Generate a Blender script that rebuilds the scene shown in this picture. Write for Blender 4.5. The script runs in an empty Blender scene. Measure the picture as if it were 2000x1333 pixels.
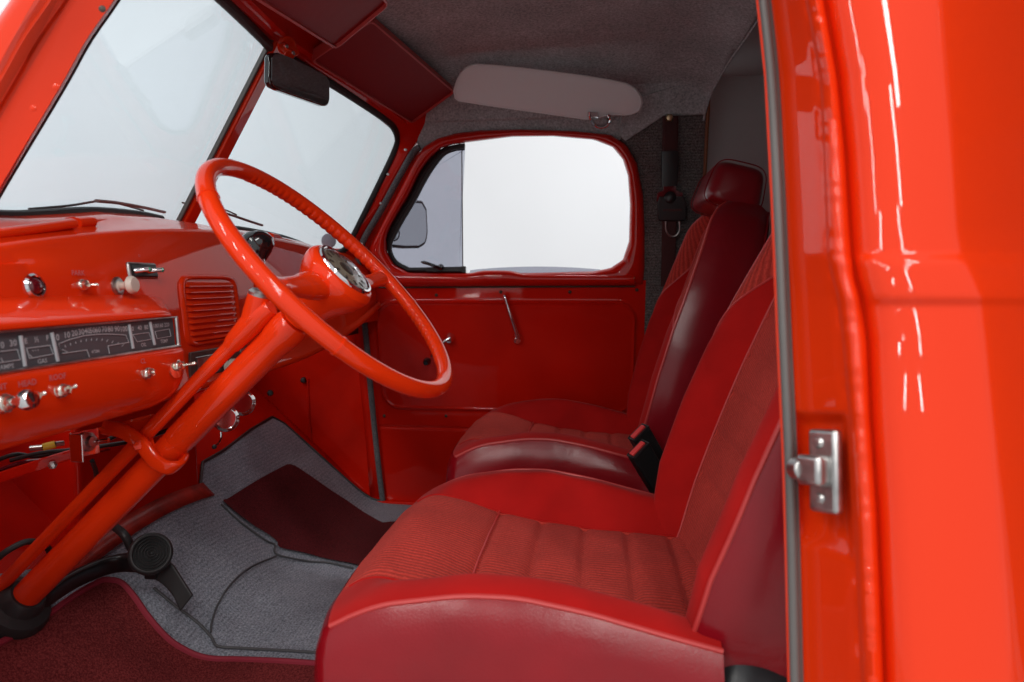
import bpy, bmesh, math, random
import numpy as np
from mathutils import Vector, Matrix
R = math.radians
S = bpy.context.scene
COL = S.collection
random.seed(4)
rng = np.random.default_rng(4)
Z0 = 1.30                       # eye height above the studio floor; z below is measured from the eye
# ------------------------------------------------------------------ camera
YAW, PITCH, F, CX, CY = R(6.8187), R(4.9948), 1333., 1000., 666.5
cd = bpy.data.cameras.new('camera'); cam = bpy.data.objects.new('camera', cd); COL.objects.link(cam)
cam.location = (0, 0, Z0); cam.rotation_euler = (R(90) - PITCH, 0, YAW)
cd.lens = 24; cd.sensor_width = 36; cd.clip_start = .02; cd.clip_end = 200
cd.dof.use_dof = True; cd.dof.focus_distance = 1.35; cd.dof.aperture_fstop = 5.0
S.camera = cam
# ------------------------------------------------------------------ light
w = bpy.data.worlds.new('World'); S.world = w; w.use_nodes = True
bg = w.node_tree.nodes['Background']; bg.inputs[0].default_value = (.95, .97, 1, 1); bg.inputs[1].default_value = .48
def area(name, loc, target, sx, sy, power, col=(1, 1, 1)):
    l = bpy.data.lights.new(name, 'AREA'); l.shape = 'RECTANGLE'; l.size = sx; l.size_y = sy; l.energy = power; l.color = col
    o = bpy.data.objects.new(name, l); COL.objects.link(o); o.location = loc
    o.rotation_euler = (Vector(target) - Vector(loc)).to_track_quat('-Z', 'Y').to_euler(); return o
for y, e in ((-.55, 11), (-1.6, 13), (-2.6, 14), (-3.8, 14), (-5.4, 20), (-7.4, 24)):
    for x in (-1.7, 1.0):
        area('ceiling_lamp', (x, y, 3.3), (x * .8, y + .45, 0), .14, .95, e, (1, .97, .93))
area('cyclorama_lamp', (1.0, 3.1, 3.9), (.6, 6.2, 1.6), 2.5, .6, 62)
area('cyclorama_lamp', (-3.2, 2.6, 4.2), (-6.5, 3.4, 2.2), 3.0, .6, 125, (.93, .97, 1))
S.view_settings.view_transform = 'Standard'; S.view_settings.look = 'None'
S.view_settings.exposure = .42; S.view_settings.gamma = 1; S.view_settings.use_curve_mapping = False
S.render.engine = 'CYCLES'
S.cycles.max_bounces = 10; S.cycles.diffuse_bounces = 5; S.cycles.glossy_bounces = 4; S.cycles.transparent_max_bounces = 12
S.cycles.caustics_reflective = False; S.cycles.caustics_refractive = False; S.cycles.sample_clamp_indirect = 6
# ------------------------------------------------------------------ pixel -> point on a real plane of the truck
A3 = lambda *p: np.array(p, float)
FW = A3(-math.sin(YAW) * math.cos(PITCH), math.cos(YAW) * math.cos(PITCH), -math.sin(PITCH))
RT = A3(math.cos(YAW), math.sin(YAW), 0); UP = np.cross(RT, FW)
def ray(px, py): return FW + (px - CX) / F * RT - (py - CY) / F * UP
def on(px, py, n, d):
    r = ray(px, py); n = A3(*n); return r * (d / (r @ n))
def Py(px, py, y): return on(px, py, (0, 1, 0), y)
def Px(px, py, x): return on(px, py, (1, 0, 0), x)
TUM = .19
def PS(px, py, off=0): return on(px, py, (0, 1, TUM), 2.05 + off)           # inner face of the passenger side
def ps(x, z, off=0): return A3(x, 2.05 + off - TUM * z, z)
def DS(px, py, off=0): return on(px, py, (0, 1, -TUM), .67 + off)           # driver side opening plane
def ds(x, z, off=0): return A3(x, .67 + off + TUM * z, z)
YM = 1.36                                                                    # centre line of the cab
# ------------------------------------------------------------------ mesh helpers
def grid(rows, cu=False, cv=False):
    rows = [list(r) for r in rows]; n, m = len(rows), len(rows[0])
    v = [p for r in rows for p in r]; f = []
    for i in range(n if cv else n - 1):
        for j in range(m if cu else m - 1):
            a, b = i * m + j, i * m + (j + 1) % m
            c, d = ((i + 1) % n) * m + (j + 1) % m, ((i + 1) % n) * m + j
            f.append((a, b, c, d))
    return v, f
def join(*ms):
    v, f = [], []
    for a, b in ms:
        k = len(v); v += list(a); f += [tuple(i + k for i in q) for q in b]
    return v, f
def nrm(a): a = np.asarray(a, float); return a / (np.linalg.norm(a) + 1e-12)
def spline(pts, n=60, closed=False):
    P = [np.asarray(p, float) for p in pts]; m = len(P); out = []
    segs = m if closed else m - 1
    def g(i): return P[i % m] if closed else (P[i] if 0 <= i < m else (2 * P[0] - P[1] if i < 0 else 2 * P[-1] - P[-2]))
    k = max(2, int(n / segs) + 1)
    for i in range(segs):
        p0, p1, p2, p3 = g(i - 1), g(i), g(i + 1), g(i + 2)
        for t in np.linspace(0, 1, k, endpoint=False):
            out.append(.5 * (2 * p1 + (p2 - p0) * t + (2 * p0 - 5 * p1 + 4 * p2 - p3) * t * t + (3 * p1 - p0 - 3 * p2 + p3) * t ** 3))
    if not closed: out.append(P[-1])
    return resample(out, n, closed)
def resample(P, n, closed=False):
    P = np.array(P, float)
    if closed: P = np.vstack([P, P[:1]])
    s = np.r_[0, np.cumsum(np.linalg.norm(np.diff(P, axis=0), axis=1))]
    t = np.linspace(0, s[-1], n + 1)[:-1] if closed else np.linspace(0, s[-1], n)
    return [A3(*[np.interp(u, s, P[:, k]) for k in range(P.shape[1])]) for u in t]
def tube(path, r, n=12, closed=False, caps=True, sq=None, up=None):
    P = [np.asarray(p, float) for p in path]; m = len(P)
    rad = r if hasattr(r, '__len__') else [r] * m
    T = []
    for i in range(m):
        a = P[(i + 1) % m] if (closed or i < m - 1) else P[i]; b = P[i - 1] if (closed or i > 0) else P[i]
        T.append(nrm(a - b))
    if up is not None: N = nrm(np.asarray(up, float) - T[0] * (np.asarray(up, float) @ T[0]))
    else:
        h = A3(0, 0, 1) if abs(T[0][2]) < .8 else A3(1, 0, 0); N = nrm(np.cross(T[0], h))
    rows = []
    for i in range(m):
        N = nrm((np.asarray(up, float) if up is not None else N) - T[i] * ((np.asarray(up, float) if up is not None else N) @ T[i]))
        B = np.cross(T[i], N); row = []
        for k in range(n):
            a = 2 * math.pi * k / n; ca, sa = math.cos(a), math.sin(a)
            if sq: ca, sa = sq[0] * math.copysign(abs(ca) ** sq[2], ca), sq[1] * math.copysign(abs(sa) ** sq[2], sa)
            row.append(P[i] + rad[i] * (ca * N + sa * B))
        rows.append(row)
    v, f = grid(rows, cu=True, cv=closed)
    if caps and not closed:
        f.append(tuple(range(n))[::-1]); f.append(tuple(range((m - 1) * n, m * n)))
    return v, f
def lathe(prof, o, ax, n=32):
    o = np.asarray(o, float); ax = nrm(ax); h = A3(0, 0, 1) if abs(ax[2]) < .8 else A3(1, 0, 0)
    u = nrm(np.cross(ax, h)); v_ = np.cross(ax, u)
    rows = [[o + ax * hh + r * (math.cos(2 * math.pi * k / n) * u + math.sin(2 * math.pi * k / n) * v_) for k in range(n)] for r, hh in prof]
    v, f = grid(rows, cu=True)
    if prof[0][0] > 1e-6: f.append(tuple(range(n))[::-1])
    if prof[-1][0] > 1e-6: f.append(tuple(range((len(prof) - 1) * n, len(prof) * n)))
    return v, f
def slab(outline, nvec, th):
    P = [np.asarray(p, float) for p in outline]; nv = nrm(nvec) * th; m = len(P)
    v = P + [p + nv for p in P]
    f = [tuple(range(m))[::-1], tuple(range(m, 2 * m))] + [(i, (i + 1) % m, (i + 1) % m + m, i + m) for i in range(m)]
    return v, f
def box(c, ex, ey, ez):
    c, ex, ey, ez = [np.asarray(q, float) for q in (c, ex, ey, ez)]
    v = [c + a * ex + b * ey + d * ez for a in (-1, 1) for b in (-1, 1) for d in (-1, 1)]
    return v, [(0, 1, 3, 2), (4, 6, 7, 5), (0, 4, 5, 1), (2, 3, 7, 6), (0, 2, 6, 4), (1, 5, 7, 3)]
def abox(x0, x1, y0, y1, z0, z1): return box(((x0 + x1) / 2, (y0 + y1) / 2, (z0 + z1) / 2), ((x1 - x0) / 2, 0, 0), (0, (y1 - y0) / 2, 0), (0, 0, (z1 - z0) / 2))
def rootloc(o):
    while o.parent: o = o.parent
    return o.location
def obj(name, mesh, mat, parent=None, smooth=True, bevel=0, solid=0, offset=0, sub=0, sharp=None, local=False):
    v, f = mesh
    d = np.array([0, 0, Z0]) if not parent else (np.zeros(3) if local else np.array([0, 0, Z0]) - np.array(rootloc(parent)))
    me = bpy.data.meshes.new(name); me.from_pydata([tuple(np.asarray(p) + d) for p in v], [], [tuple(int(i) for i in q) for q in f])
    bm = bmesh.new(); bm.from_mesh(me)
    bmesh.ops.remove_doubles(bm, verts=bm.verts, dist=1e-6)
    bmesh.ops.recalc_face_normals(bm, faces=bm.faces); bm.to_mesh(me); bm.free()
    me.materials.append(mat)
    for p in me.polygons: p.use_smooth = smooth
    if smooth: me.set_sharp_from_angle(angle=R(sharp if sharp else 40))
    o = bpy.data.objects.new(name, me); COL.objects.link(o)
    if parent: o.parent = parent
    if solid:
        m = o.modifiers.new('s', 'SOLIDIFY'); m.thickness = solid; m.offset = offset
    if bevel:
        m = o.modifiers.new('b', 'BEVEL'); m.width = bevel; m.segments = 3; m.limit_method = 'ANGLE'; m.angle_limit = R(35)
    if sub:
        m = o.modifiers.new('u', 'SUBSURF'); m.levels = sub; m.render_levels = sub
    return o
def tag(o, label, cat, group=None, kind=None):
    if label: o['label'] = label
    if cat: o['category'] = cat
    if group: o['group'] = group
    if kind: o['kind'] = kind
    return o
def thing(name, loc, label, cat, group=None):
    o = bpy.data.objects.new(name, None); COL.objects.link(o); o.location = (loc[0], loc[1], loc[2] + Z0); o.empty_display_size = .1
    return tag(o, label, cat, group)
def lettering(items, mat, parent, name='lettering'):
    """items: (text, origin, right vector, up vector, height); one mesh part per word"""
    for t, o, rx, uy, hgt in items:
        cu = bpy.data.curves.new('t', 'FONT'); cu.body = t; cu.size = 1; cu.align_x = 'CENTER'; cu.align_y = 'CENTER'; cu.resolution_u = 2; cu.offset = .012
        to = bpy.data.objects.new('t', cu); COL.objects.link(to)
        bpy.context.view_layer.update()
        me = bpy.data.meshes.new_from_object(to.evaluated_get(bpy.context.evaluated_depsgraph_get()))
        o, rx, uy = np.asarray(o, float), nrm(rx), nrm(uy)
        me_ = (([o + hgt * (v.co.x * rx + v.co.y * uy) for v in me.vertices], [tuple(p.vertices) for p in me.polygons]))
        bpy.data.objects.remove(to); bpy.data.curves.remove(cu); bpy.data.meshes.remove(me)
        obj(name, me_, mat, parent, smooth=False)
# ------------------------------------------------------------------ materials
def mat(name, col, rough=.5, metal=0, coat=0, coat_r=.03, sheen=0, spec=.5, var=None, bump=None, trans=0, crease=None):
    """var=(scale, amount, detail): mottled colour; bump=(scale, strength, distance)"""
    m = bpy.data.materials.new(name); m.use_nodes = True; nt = m.node_tree; b = nt.nodes['Principled BSDF']
    b.inputs['Base Color'].default_value = (*col, 1); b.inputs['Roughness'].default_value = rough; b.inputs['Metallic'].default_value = metal
    b.inputs['Coat Weight'].default_value = coat; b.inputs['Coat Roughness'].default_value = coat_r
    b.inputs['Sheen Weight'].default_value = sheen; b.inputs['Specular IOR Level'].default_value = spec; b.inputs['Transmission Weight'].default_value = trans
    tc = nt.nodes.new('ShaderNodeTexCoord')
    if var:
        n = nt.nodes.new('ShaderNodeTexNoise'); n.inputs['Scale'].default_value = var[0]; n.inputs['Detail'].default_value = var[2] if len(var) > 2 else 4
        r = nt.nodes.new('ShaderNodeValToRGB'); k = var[1]
        r.color_ramp.elements[0].position = .32; r.color_ramp.elements[1].position = .68
        r.color_ramp.elements[0].color = (*[c * (1 - k) for c in col], 1); r.color_ramp.elements[1].color = (*[min(1, c * (1 + k)) for c in col], 1)
        nt.links.new(tc.outputs['Object'], n.inputs['Vector']); nt.links.new(n.outputs['Fac'], r.inputs['Fac']); nt.links.new(r.outputs['Color'], b.inputs['Base Color'])
    if bump:
        n = nt.nodes.new('ShaderNodeTexNoise'); n.inputs['Scale'].default_value = bump[0]; n.inputs['Detail'].default_value = 3
        bp = nt.nodes.new('ShaderNodeBump'); bp.inputs['Strength'].default_value = bump[1]; bp.inputs['Distance'].default_value = bump[2]
        nt.links.new(tc.outputs['Object'], n.inputs['Vector']); nt.links.new(n.outputs['Fac'], bp.inputs['Height']); nt.links.new(bp.outputs['Normal'], b.inputs['Normal'])
        if crease:                                   # broad soft creases under the fine grain
            n2 = nt.nodes.new('ShaderNodeTexNoise'); n2.inputs['Scale'].default_value = crease[0]; n2.inputs['Detail'].default_value = 2; n2.inputs['Distortion'].default_value = 1.2
            b2 = nt.nodes.new('ShaderNodeBump'); b2.inputs['Strength'].default_value = crease[1]; b2.inputs['Distance'].default_value = crease[2]
            nt.links.new(tc.outputs['Object'], n2.inputs['Vector']); nt.links.new(n2.outputs['Fac'], b2.inputs['Height']); nt.links.new(b2.outputs['Normal'], bp.inputs['Normal'])
    return m
def glass(name, tint, ior=1.45):
    m = bpy.data.materials.new(name); m.use_nodes = True; nt = m.node_tree; nt.nodes.clear()
    o = nt.nodes.new('ShaderNodeOutputMaterial'); mx = nt.nodes.new('ShaderNodeMixShader'); t = nt.nodes.new('ShaderNodeBsdfTransparent'); g = nt.nodes.new('ShaderNodeBsdfGlossy'); fr = nt.nodes.new('ShaderNodeFresnel')
    t.inputs[0].default_value = (*tint, 1); g.inputs['Roughness'].default_value = .01; fr.inputs['IOR'].default_value = ior
    ge_ = nt.nodes.new('ShaderNodeNewGeometry'); mr0 = nt.nodes.new('ShaderNodeMapRange'); mr0.inputs[3].default_value = ior; mr0.inputs[4].default_value = 1 / ior   # thin sheet: same reflectance from both faces
    nt.links.new(ge_.outputs['Backfacing'], mr0.inputs[0]); nt.links.new(mr0.outputs[0], fr.inputs['IOR'])
    nt.links.new(fr.outputs[0], mx.inputs[0]); nt.links.new(t.outputs[0], mx.inputs[1]); nt.links.new(g.outputs[0], mx.inputs[2]); nt.links.new(mx.outputs[0], o.inputs[0])
    return m
RED = (.78, .036, .003)
M = dict(
    paint=mat('red_gloss_paint', RED, .5, coat=.75, coat_r=.03, spec=.05, bump=(9, .05, .02), var=(5, .05)),
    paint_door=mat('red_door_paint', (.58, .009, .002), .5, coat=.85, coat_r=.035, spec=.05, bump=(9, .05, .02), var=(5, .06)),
    paint2=mat('red_outer_paint', RED, .5, coat=.75, coat_r=.025, spec=.05, bump=(4, .06, .02)),
    paint_in=mat('red_satin_inner_paint', (.60, .010, .002), .5, coat=.55, coat_r=.06, spec=.05, bump=(14, .06, .02), var=(7, .12)),
    worn=mat('worn_red_primer', (.40, .022, .010), .5, coat=.4, coat_r=.2, var=(18, .45, 8), bump=(60, .3, .002)),
    dred=mat('dark_red_satin_trim', (.26, .004, .007), .55, spec=.25, bump=(40, .05, .01)),
    lip=mat('lit_red_edge', (.50, .06, .055), .45),  # light caught by the panel flange, put into a paler red
    vinyl=mat('red_vinyl', (.24, .003, .008), .24, spec=.5, bump=(420, .18, .0012), var=(9, .10), crease=(7, .16, .018)),
    vinyl_dk=mat('dark_red_vinyl', (.22, .003, .009), .28, spec=.5, bump=(420, .18, .0012), var=(9, .10), crease=(7, .16, .018)),
    velour=mat('red_velour', (.41, .006, .005), .85, sheen=.05, spec=.15, bump=(700, .25, .001), var=(16, .10)),
    pipe=mat('red_piping', (.50, .042, .040), .4),
    rubber=mat('black_rubber', (.018, .018, .019), .5, bump=(80, .1, .002)),
    grey_rubber=mat('grey_rubber', (.12, .115, .11), .45),
    black=mat('black_plastic', (.012, .012, .013), .32),
    gloss_black=mat('gloss_black', (.008, .008, .009), .06, coat=1),
    chrome=mat('chrome', (.82, .82, .83), .07, metal=1),
    steel=mat('worn_steel', (.50, .49, .48), .34, metal=1, var=(60, .25), bump=(90, .15, .002)),
    ivory=mat('ivory_plastic', (.62, .56, .48), .35),
    cream=mat('cream_dial', (.42, .36, .24), .3, coat=.8),
    brown=mat('dark_brown_paint', (.05, .03, .02), .5),
    visor=mat('pale_grey_vinyl', (.80, .86, .87), .55, bump=(300, .12, .001)),
    silver=mat('mirror_silver', (.75, .76, .77), .02, metal=1),
    dial=mat('dark_gauge_face', (.080, .085, .096), .45, spec=.3),
    mark=mat('pale_dial_marking', (.46, .48, .51), .5),
    fade=mat('faded_letter_paint', (.62, .16, .17), .5),
    plate=mat('grey_metal_plate', (.13, .125, .12), .35, metal=.6, var=(25, .2)),
    greenp=mat('green_lens', (.01, .22, .12), .15, coat=1),
    redp=mat('dark_red_lens', (.10, .004, .01), .12, coat=1),
    yellow=mat('yellow_plastic', (.7, .42, .02), .4),
    redbtn=mat('red_release_button', (.72, .05, .05), .4),
    web=mat('dark_maroon_webbing', (.055, .008, .008), .7, bump=(500, .4, .001)),
    lining=mat('grey_lining_board', (.50, .50, .50), .6, var=(3, .12), bump=(600, .1, .0006)),
    pale=mat('pale_blue_grey', (.42, .44, .52), .5),
    brass=mat('brass_bolt', (.55, .42, .25), .35, metal=1),
    wood=mat('orange_brown_edge', (.22, .07, .02), .5),
    wind=glass('windshield_glass', (.86, .89, .90)), vent=glass('tinted_vent_glass', (.66, .67, .72)), clear=glass('clear_glass', (.86, .90, .92)),
    dglass=glass('dial_glass', (.96, .97, .98)),
)
def cloth(name, c1, c2, sc, rib=None, strength=.6, dist=.003):
    """fibrous cloth: fine speckle, soft patches, optional ribs along one axis (axis index, spacing)"""
    m = mat(name, c1, .95, spec=.08, sheen=.03); nt = m.node_tree; b = nt.nodes['Principled BSDF']; tc = nt.nodes['Texture Coordinate']
    n1 = nt.nodes.new('ShaderNodeTexNoise'); n1.inputs['Scale'].default_value = sc; n1.inputs['Detail'].default_value = 4; n1.inputs['Roughness'].default_value = .75
    n2 = nt.nodes.new('ShaderNodeTexNoise'); n2.inputs['Scale'].default_value = 9; n2.inputs['Detail'].default_value = 3
    r = nt.nodes.new('ShaderNodeValToRGB'); r.color_ramp.elements[0].position = .36; r.color_ramp.elements[1].position = .66
    r.color_ramp.elements[0].color = (*c1, 1); r.color_ramp.elements[1].color = (*c2, 1)
    mx = nt.nodes.new('ShaderNodeMix'); mx.data_type = 'RGBA'; mx.blend_type = 'MULTIPLY'; mx.inputs[0].default_value = .45
    for n in (n1, n2): nt.links.new(tc.outputs['Object'], n.inputs['Vector'])
    nt.links.new(n1.outputs['Fac'], r.inputs['Fac']); nt.links.new(r.outputs['Color'], mx.inputs[6]); nt.links.new(n2.outputs['Fac'], mx.inputs[7]); nt.links.new(mx.outputs[2], b.inputs['Base Color'])
    bp = nt.nodes.new('ShaderNodeBump'); bp.inputs['Strength'].default_value = strength; bp.inputs['Distance'].default_value = dist
    h = n1.outputs['Fac']
    if rib:
        wv = nt.nodes.new('ShaderNodeTexWave'); wv.wave_type = 'BANDS'; wv.bands_direction = 'XYZ'[rib[0]]; wv.inputs['Scale'].default_value = math.pi / (10 * rib[1]); wv.inputs['Distortion'].default_value = rib[2]; wv.inputs['Detail'].default_value = 3; wv.inputs['Detail Scale'].default_value = 3
        nt.links.new(tc.outputs['Object'], wv.inputs['Vector'])
        ad = nt.nodes.new('ShaderNodeMath'); ad.operation = 'MULTIPLY_ADD'; ad.inputs[1].default_value = rib[3]
        nt.links.new(wv.outputs['Fac'], ad.inputs[0]); nt.links.new(h, ad.inputs[2]); h = ad.outputs[0]
        if len(rib) > 4:
            mw = nt.nodes.new('ShaderNodeMapRange'); mw.inputs[3].default_value = 1 - rib[4]; mw.inputs[4].default_value = 1
            m3 = nt.nodes.new('ShaderNodeMix'); m3.data_type = 'RGBA'; m3.blend_type = 'MULTIPLY'; m3.inputs[0].default_value = 1
            nt.links.new(wv.outputs['Fac'], mw.inputs[0]); nt.links.new(mx.outputs[2], m3.inputs[6]); nt.links.new(mw.outputs[0], m3.inputs[7]); nt.links.new(m3.outputs[2], b.inputs['Base Color'])
    nt.links.new(h, bp.inputs['Height']); nt.links.new(bp.outputs['Normal'], b.inputs['Normal'])
    return m
M['carpet'] = cloth('grey_carpet', (.18, .20, .24), (.58, .61, .70), 260, rib=(0, .0075, 1.8, .35, .16))
M['carpet_dk'] = cloth('dark_grey_carpet', (.08, .07, .068), (.36, .33, .32), 260, rib=(2, .008, 1.0, .6, .25))
M['seal'] = cloth('grey_fuzzy_seal', (.05, .05, .055), (.30, .30, .32), 420)
M['liner'] = cloth('grey_brown_headliner', (.35, .405, .415), (.75, .83, .85), 170)
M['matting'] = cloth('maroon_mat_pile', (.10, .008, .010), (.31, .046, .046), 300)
M['matting_shade'] = cloth('shaded_maroon_mat_pile', (.06, .004, .006), (.20, .018, .024), 300)  # same maroon pile with the footwell shade put into its colour
M['fabric'] = cloth('coral_red_cloth', (.56, .042, .031), (.86, .095, .070), 420, rib=(1, .0074, 1.6, 1.2, .36), strength=.5, dist=.0018)
# ------------------------------------------------------------------ studio
ang = np.linspace(0, math.pi / 2, 14)
plan = [A3(7, 6.4)] + [A3(-5.2 - 1.6 * math.sin(a), 4.8 + 1.6 * math.cos(a)) for a in ang] + [A3(-6.8, -3.0)]
cyc = []
for p, q in zip(plan, [A3(0, 1)] + [A3(-math.sin(a), math.cos(a)) for a in ang] + [A3(-1, 0)]):
    row = [A3(p[0] - q[0] * .8, p[1] - q[1] * .8, 0 - Z0)] + [A3(p[0] - q[0] * .8 * (1 - math.sin(a)), p[1] - q[1] * .8 * (1 - math.sin(a)), .8 - .8 * math.cos(a) - Z0) for a in ang[1:]] + [A3(p[0], p[1], 5.6 - Z0)]
    cyc.append(row)
M['cyc'] = mat('white_studio_wall', (.80, .81, .82), .7, var=(.6, .02)); M['floor'] = mat('pale_studio_floor', (.36, .36, .36), .35, var=(2, .08))
tag(obj('backdrop', grid(cyc), M['cyc']), None, None, kind='structure')
tag(obj('ground', abox(-6, 7, -6, 5.6, -Z0 - .05, -Z0 - .002), M['floor']), None, None, kind='structure')
# ================================================================== TRUCK BODY
body = thing('truck_cab', (-.2, YM, -Z0), 'bright red cab of an old truck with split windshield, seen through its driver door opening', 'truck cab')
def ztun(y): return .035 * np.clip(1 - ((y - YM) / .24) ** 2, 0, 1) ** 1.0
def zf(x, y):
    t = -.735 - x
    s = .5 * (t + math.sqrt(t * t + .0012))
    return -.75 + s + ztun(y) * np.clip((x + 1.15) / .3, 0, 1)
def Pf(px, py, off=0):
    r = ray(px, py); r = r / r[1]; lo, hi = .35, 2.6
    ys_ = np.linspace(lo, hi, 500); prev = lo
    for y in ys_:
        if r[2] * y < zf(r[0] * y, y) + off:
            a, b = prev, y
            for _ in range(25):
                m_ = (a + b) / 2
                if r[2] * m_ < zf(r[0] * m_, m_) + off: b = m_
                else: a = m_
            return r * b
        prev = y
    return r * hi
# floor pan and firewall
obj('floor_panel', grid([[A3(x, y, zf(x, y) - .006) for y in np.linspace(.58, 2.20, 40)] for x in np.linspace(-1.18, .62, 60)]), M['paint_in'], body, solid=.01, offset=-1)
obj('firewall', join(abox(-1.21, -1.16, .62, 2.24, -.46, .14)), M['paint_in'], body, bevel=.004)
obj('engine_bulkhead', abox(-1.159, -.967, 1.16, 1.555, -.56, -.13), M['paint_in'], body, bevel=.012)
obj('bulkhead_flange', grid([[A3(-.966 + .030 * t, y, zf(-.966 + .030 * t, y) + .010 - .002 * t) for t in (0, .5, 1)] for y in np.linspace(1.10, 1.565, 24)]), M['worn'], body, solid=.004)
# passenger kick panel and A pillar base
kp = [ps(-1.17, .10, .05), ps(-.70, .10, .03), ps(-.655, -.05, .02), ps(-.655, -.82, .02), ps(-1.17, -.82, .05)]
obj('kick_panel', slab(kp, (0, 1, TUM), .02), M['paint_in'], body, bevel=.003)
cr = Py(604, 760, 2.11)
obj('kick_panel_rib', tube([PS(601, 740, .036), PS(604, 820, .036), PS(612, 915, .036)], .005), M['paint_in'], body)
obj('bolt', lathe([(0, .016), (.007, .015), (.010, .004), (.011, 0)], PS(593, 743, .034), (.2, -1, .1), 12), M['black'], body)
obj('bolt', lathe([(0, .010), (.008, .008), (.010, 0)], Py(528, 768, 1.97), (.5, -1, .1), 12), M['black'], body)
# windshield planes
Wc0, Wc1 = Py(349, 441, YM), Py(528, 90, YM)
We = Py(774, 288, 1.985)
nR = nrm(np.cross(Wc1 - Wc0, We - Wc0)); dR = nR @ Wc0
def WR(px, py, off=0): return on(px, py, nR, dR) + nR * (off if nR[0] > 0 else -off)
def mir(p): return A3(p[0], 2 * YM - p[1], p[2])
glR = [(358, 441), (420, 317), (486, 190), (527, 95), (560, 112), (645, 163), (700, 198), (744, 228), (764, 245), (774, 266), (770, 290), (740, 355), (688, 460), (678, 480), (662, 492), (645, 494), (620, 489), (598, 482), (550, 465), (480, 451), (420, 444)]
gR = [WR(*p) for p in glR]
obj('windshield_glass', slab(gR, nR, .005), M['wind'], body, smooth=False)
obj('windshield_glass', slab([mir(p) for p in gR], nR * [1, -1, 1], .005), M['wind'], body, smooth=False)
gk = spline(gR[3:] , 110)
inn = nR if nR[0] > 0 else -nR
for fn, ii in ((lambda p: p, inn), (mir, inn * [1, -1, 1])):
    ps_ = [fn(p + inn * .004) for p in gk]
    if fn is mir:                                    # the driver's pillar covers the outer run of this gasket
        keep = [i for i, p in enumerate(ps_) if p[1] > .80]; br = [i for i, (a_, b_) in enumerate(zip(keep, keep[1:])) if b_ - a_ > 1]
        runs = [[ps_[i] for i in keep[:br[0] + 1]], [ps_[i] for i in keep[br[0] + 1:]]] if br else [[ps_[i] for i in keep]]
    else: runs = [ps_]
    for r_ in runs: obj('windshield_gasket', tube(r_, .0085, 10, sq=(1.0, 1.1, .7)), M['rubber'], body)
# divider bar: red channel with a rubber edge
dv = nrm(Wc1 - Wc0)
def bar(y0, y1, th, off): 
    a, b = Wc0 - dv * .03, Wc1 + dv * .03
    o = A3(1, 0, .45) * off
    return box((a + b) / 2 + A3(0, (y0 + y1) / 2 - YM, 0) + o, (b - a) / 2, (0, (y1 - y0) / 2, 0), nrm(np.cross(b - a, (0, 1, 0))) * th)
obj('windshield_divider', bar(YM - .012, YM + .024, .010, .012), M['paint'], body, bevel=.004)
obj('divider_rubber', join(bar(YM - .019, YM - .0125, .005, .008), bar(YM + .0245, YM + .033, .005, .006)), M['grey_rubber'], body, bevel=.002)
# A pillar of the passenger side
G = [(684, 184), (724, 211), (756, 236), (771, 254), (774, 275), (768, 300), (740, 358), (715, 410), (687, 458), (677, 480), (664, 496), (642, 502)]
Sx = [(800, 225), (850, 200), (848, 216), (832, 248), (812, 282), (797, 300), (765, 360), (737, 412), (709, 462), (700, 484), (697, 505), (697, 525)]
rows = []
for t, bul in ((0, 0), (.12, .010), (.35, .016), (.6, .014), (.85, .012), (1, .002), (1.08, -.03)):
    row = []
    for g, s in zip(G, Sx):
        a, b = WR(*g), PS(*s); p = a * (1 - t) + b * t; p = p * (1 - bul / 5.0)
        row.append(p)
    rows.append(spline(row, 70))
obj('windshield_pillar', grid(rows), M['paint_in'], body, solid=.004, offset=-1)
lo_ = [A3(*p) for p in rows[3]]
for q in ((703, 170), (758, 341), (744, 398), (707, 477), (792, 293)):
    p = PS(q[0], q[1], -.045 if q[0] > 720 else -.05)
    obj('screw', lathe([(0, .003), (.003, .0025), (.0042, 0)], p * .994, -p, 10), M['steel'], body)
# fuzzy seal between pillar and door
sl = [PS(820, 288, -.012), PS(806, 300, -.012), PS(772, 360, -.012), PS(742, 415, -.012), PS(714, 462, -.012), PS(705, 485, -.012), PS(700, 515, -.012), PS(705, 570, -.012), PS(714, 650, -.012), PS(724, 760, -.012), PS(735, 870, -.012), PS(744, 950, -.012), PS(750, 995, -.012)]
obj('door_seal', tube(spline(sl, 90), .0095, 10), M['seal'], body)
# header above the windshield and roof cap
def wtop(y):                       # top edge of the glass, both panes
    t = abs(y - YM) / .60
    a, b = Wc1, WR(764, 243); p = a + (b - a) * t; return A3(p[0], y, p[2] - .012 * t ** 6)
hy = np.linspace(.74, 1.98, 60); hdr = []
for y in hy:
    p = wtop(y); s = .006
    hdr.append([p + A3(-.015, 0, .008), p + A3(.008, 0, .006), p + A3(.020, 0, .004), p + A3(.024, 0, .012), p + A3(.030, 0, .014), p + A3(.037, 0, .006), p + A3(.044, 0, .010), p + A3(.046, 0, .03), p + A3(.075, 0, .075), p + A3(.16, 0, .125)])
obj('windshield_header', grid(hdr), M['paint_in'], body, solid=.003, offset=1)
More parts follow.
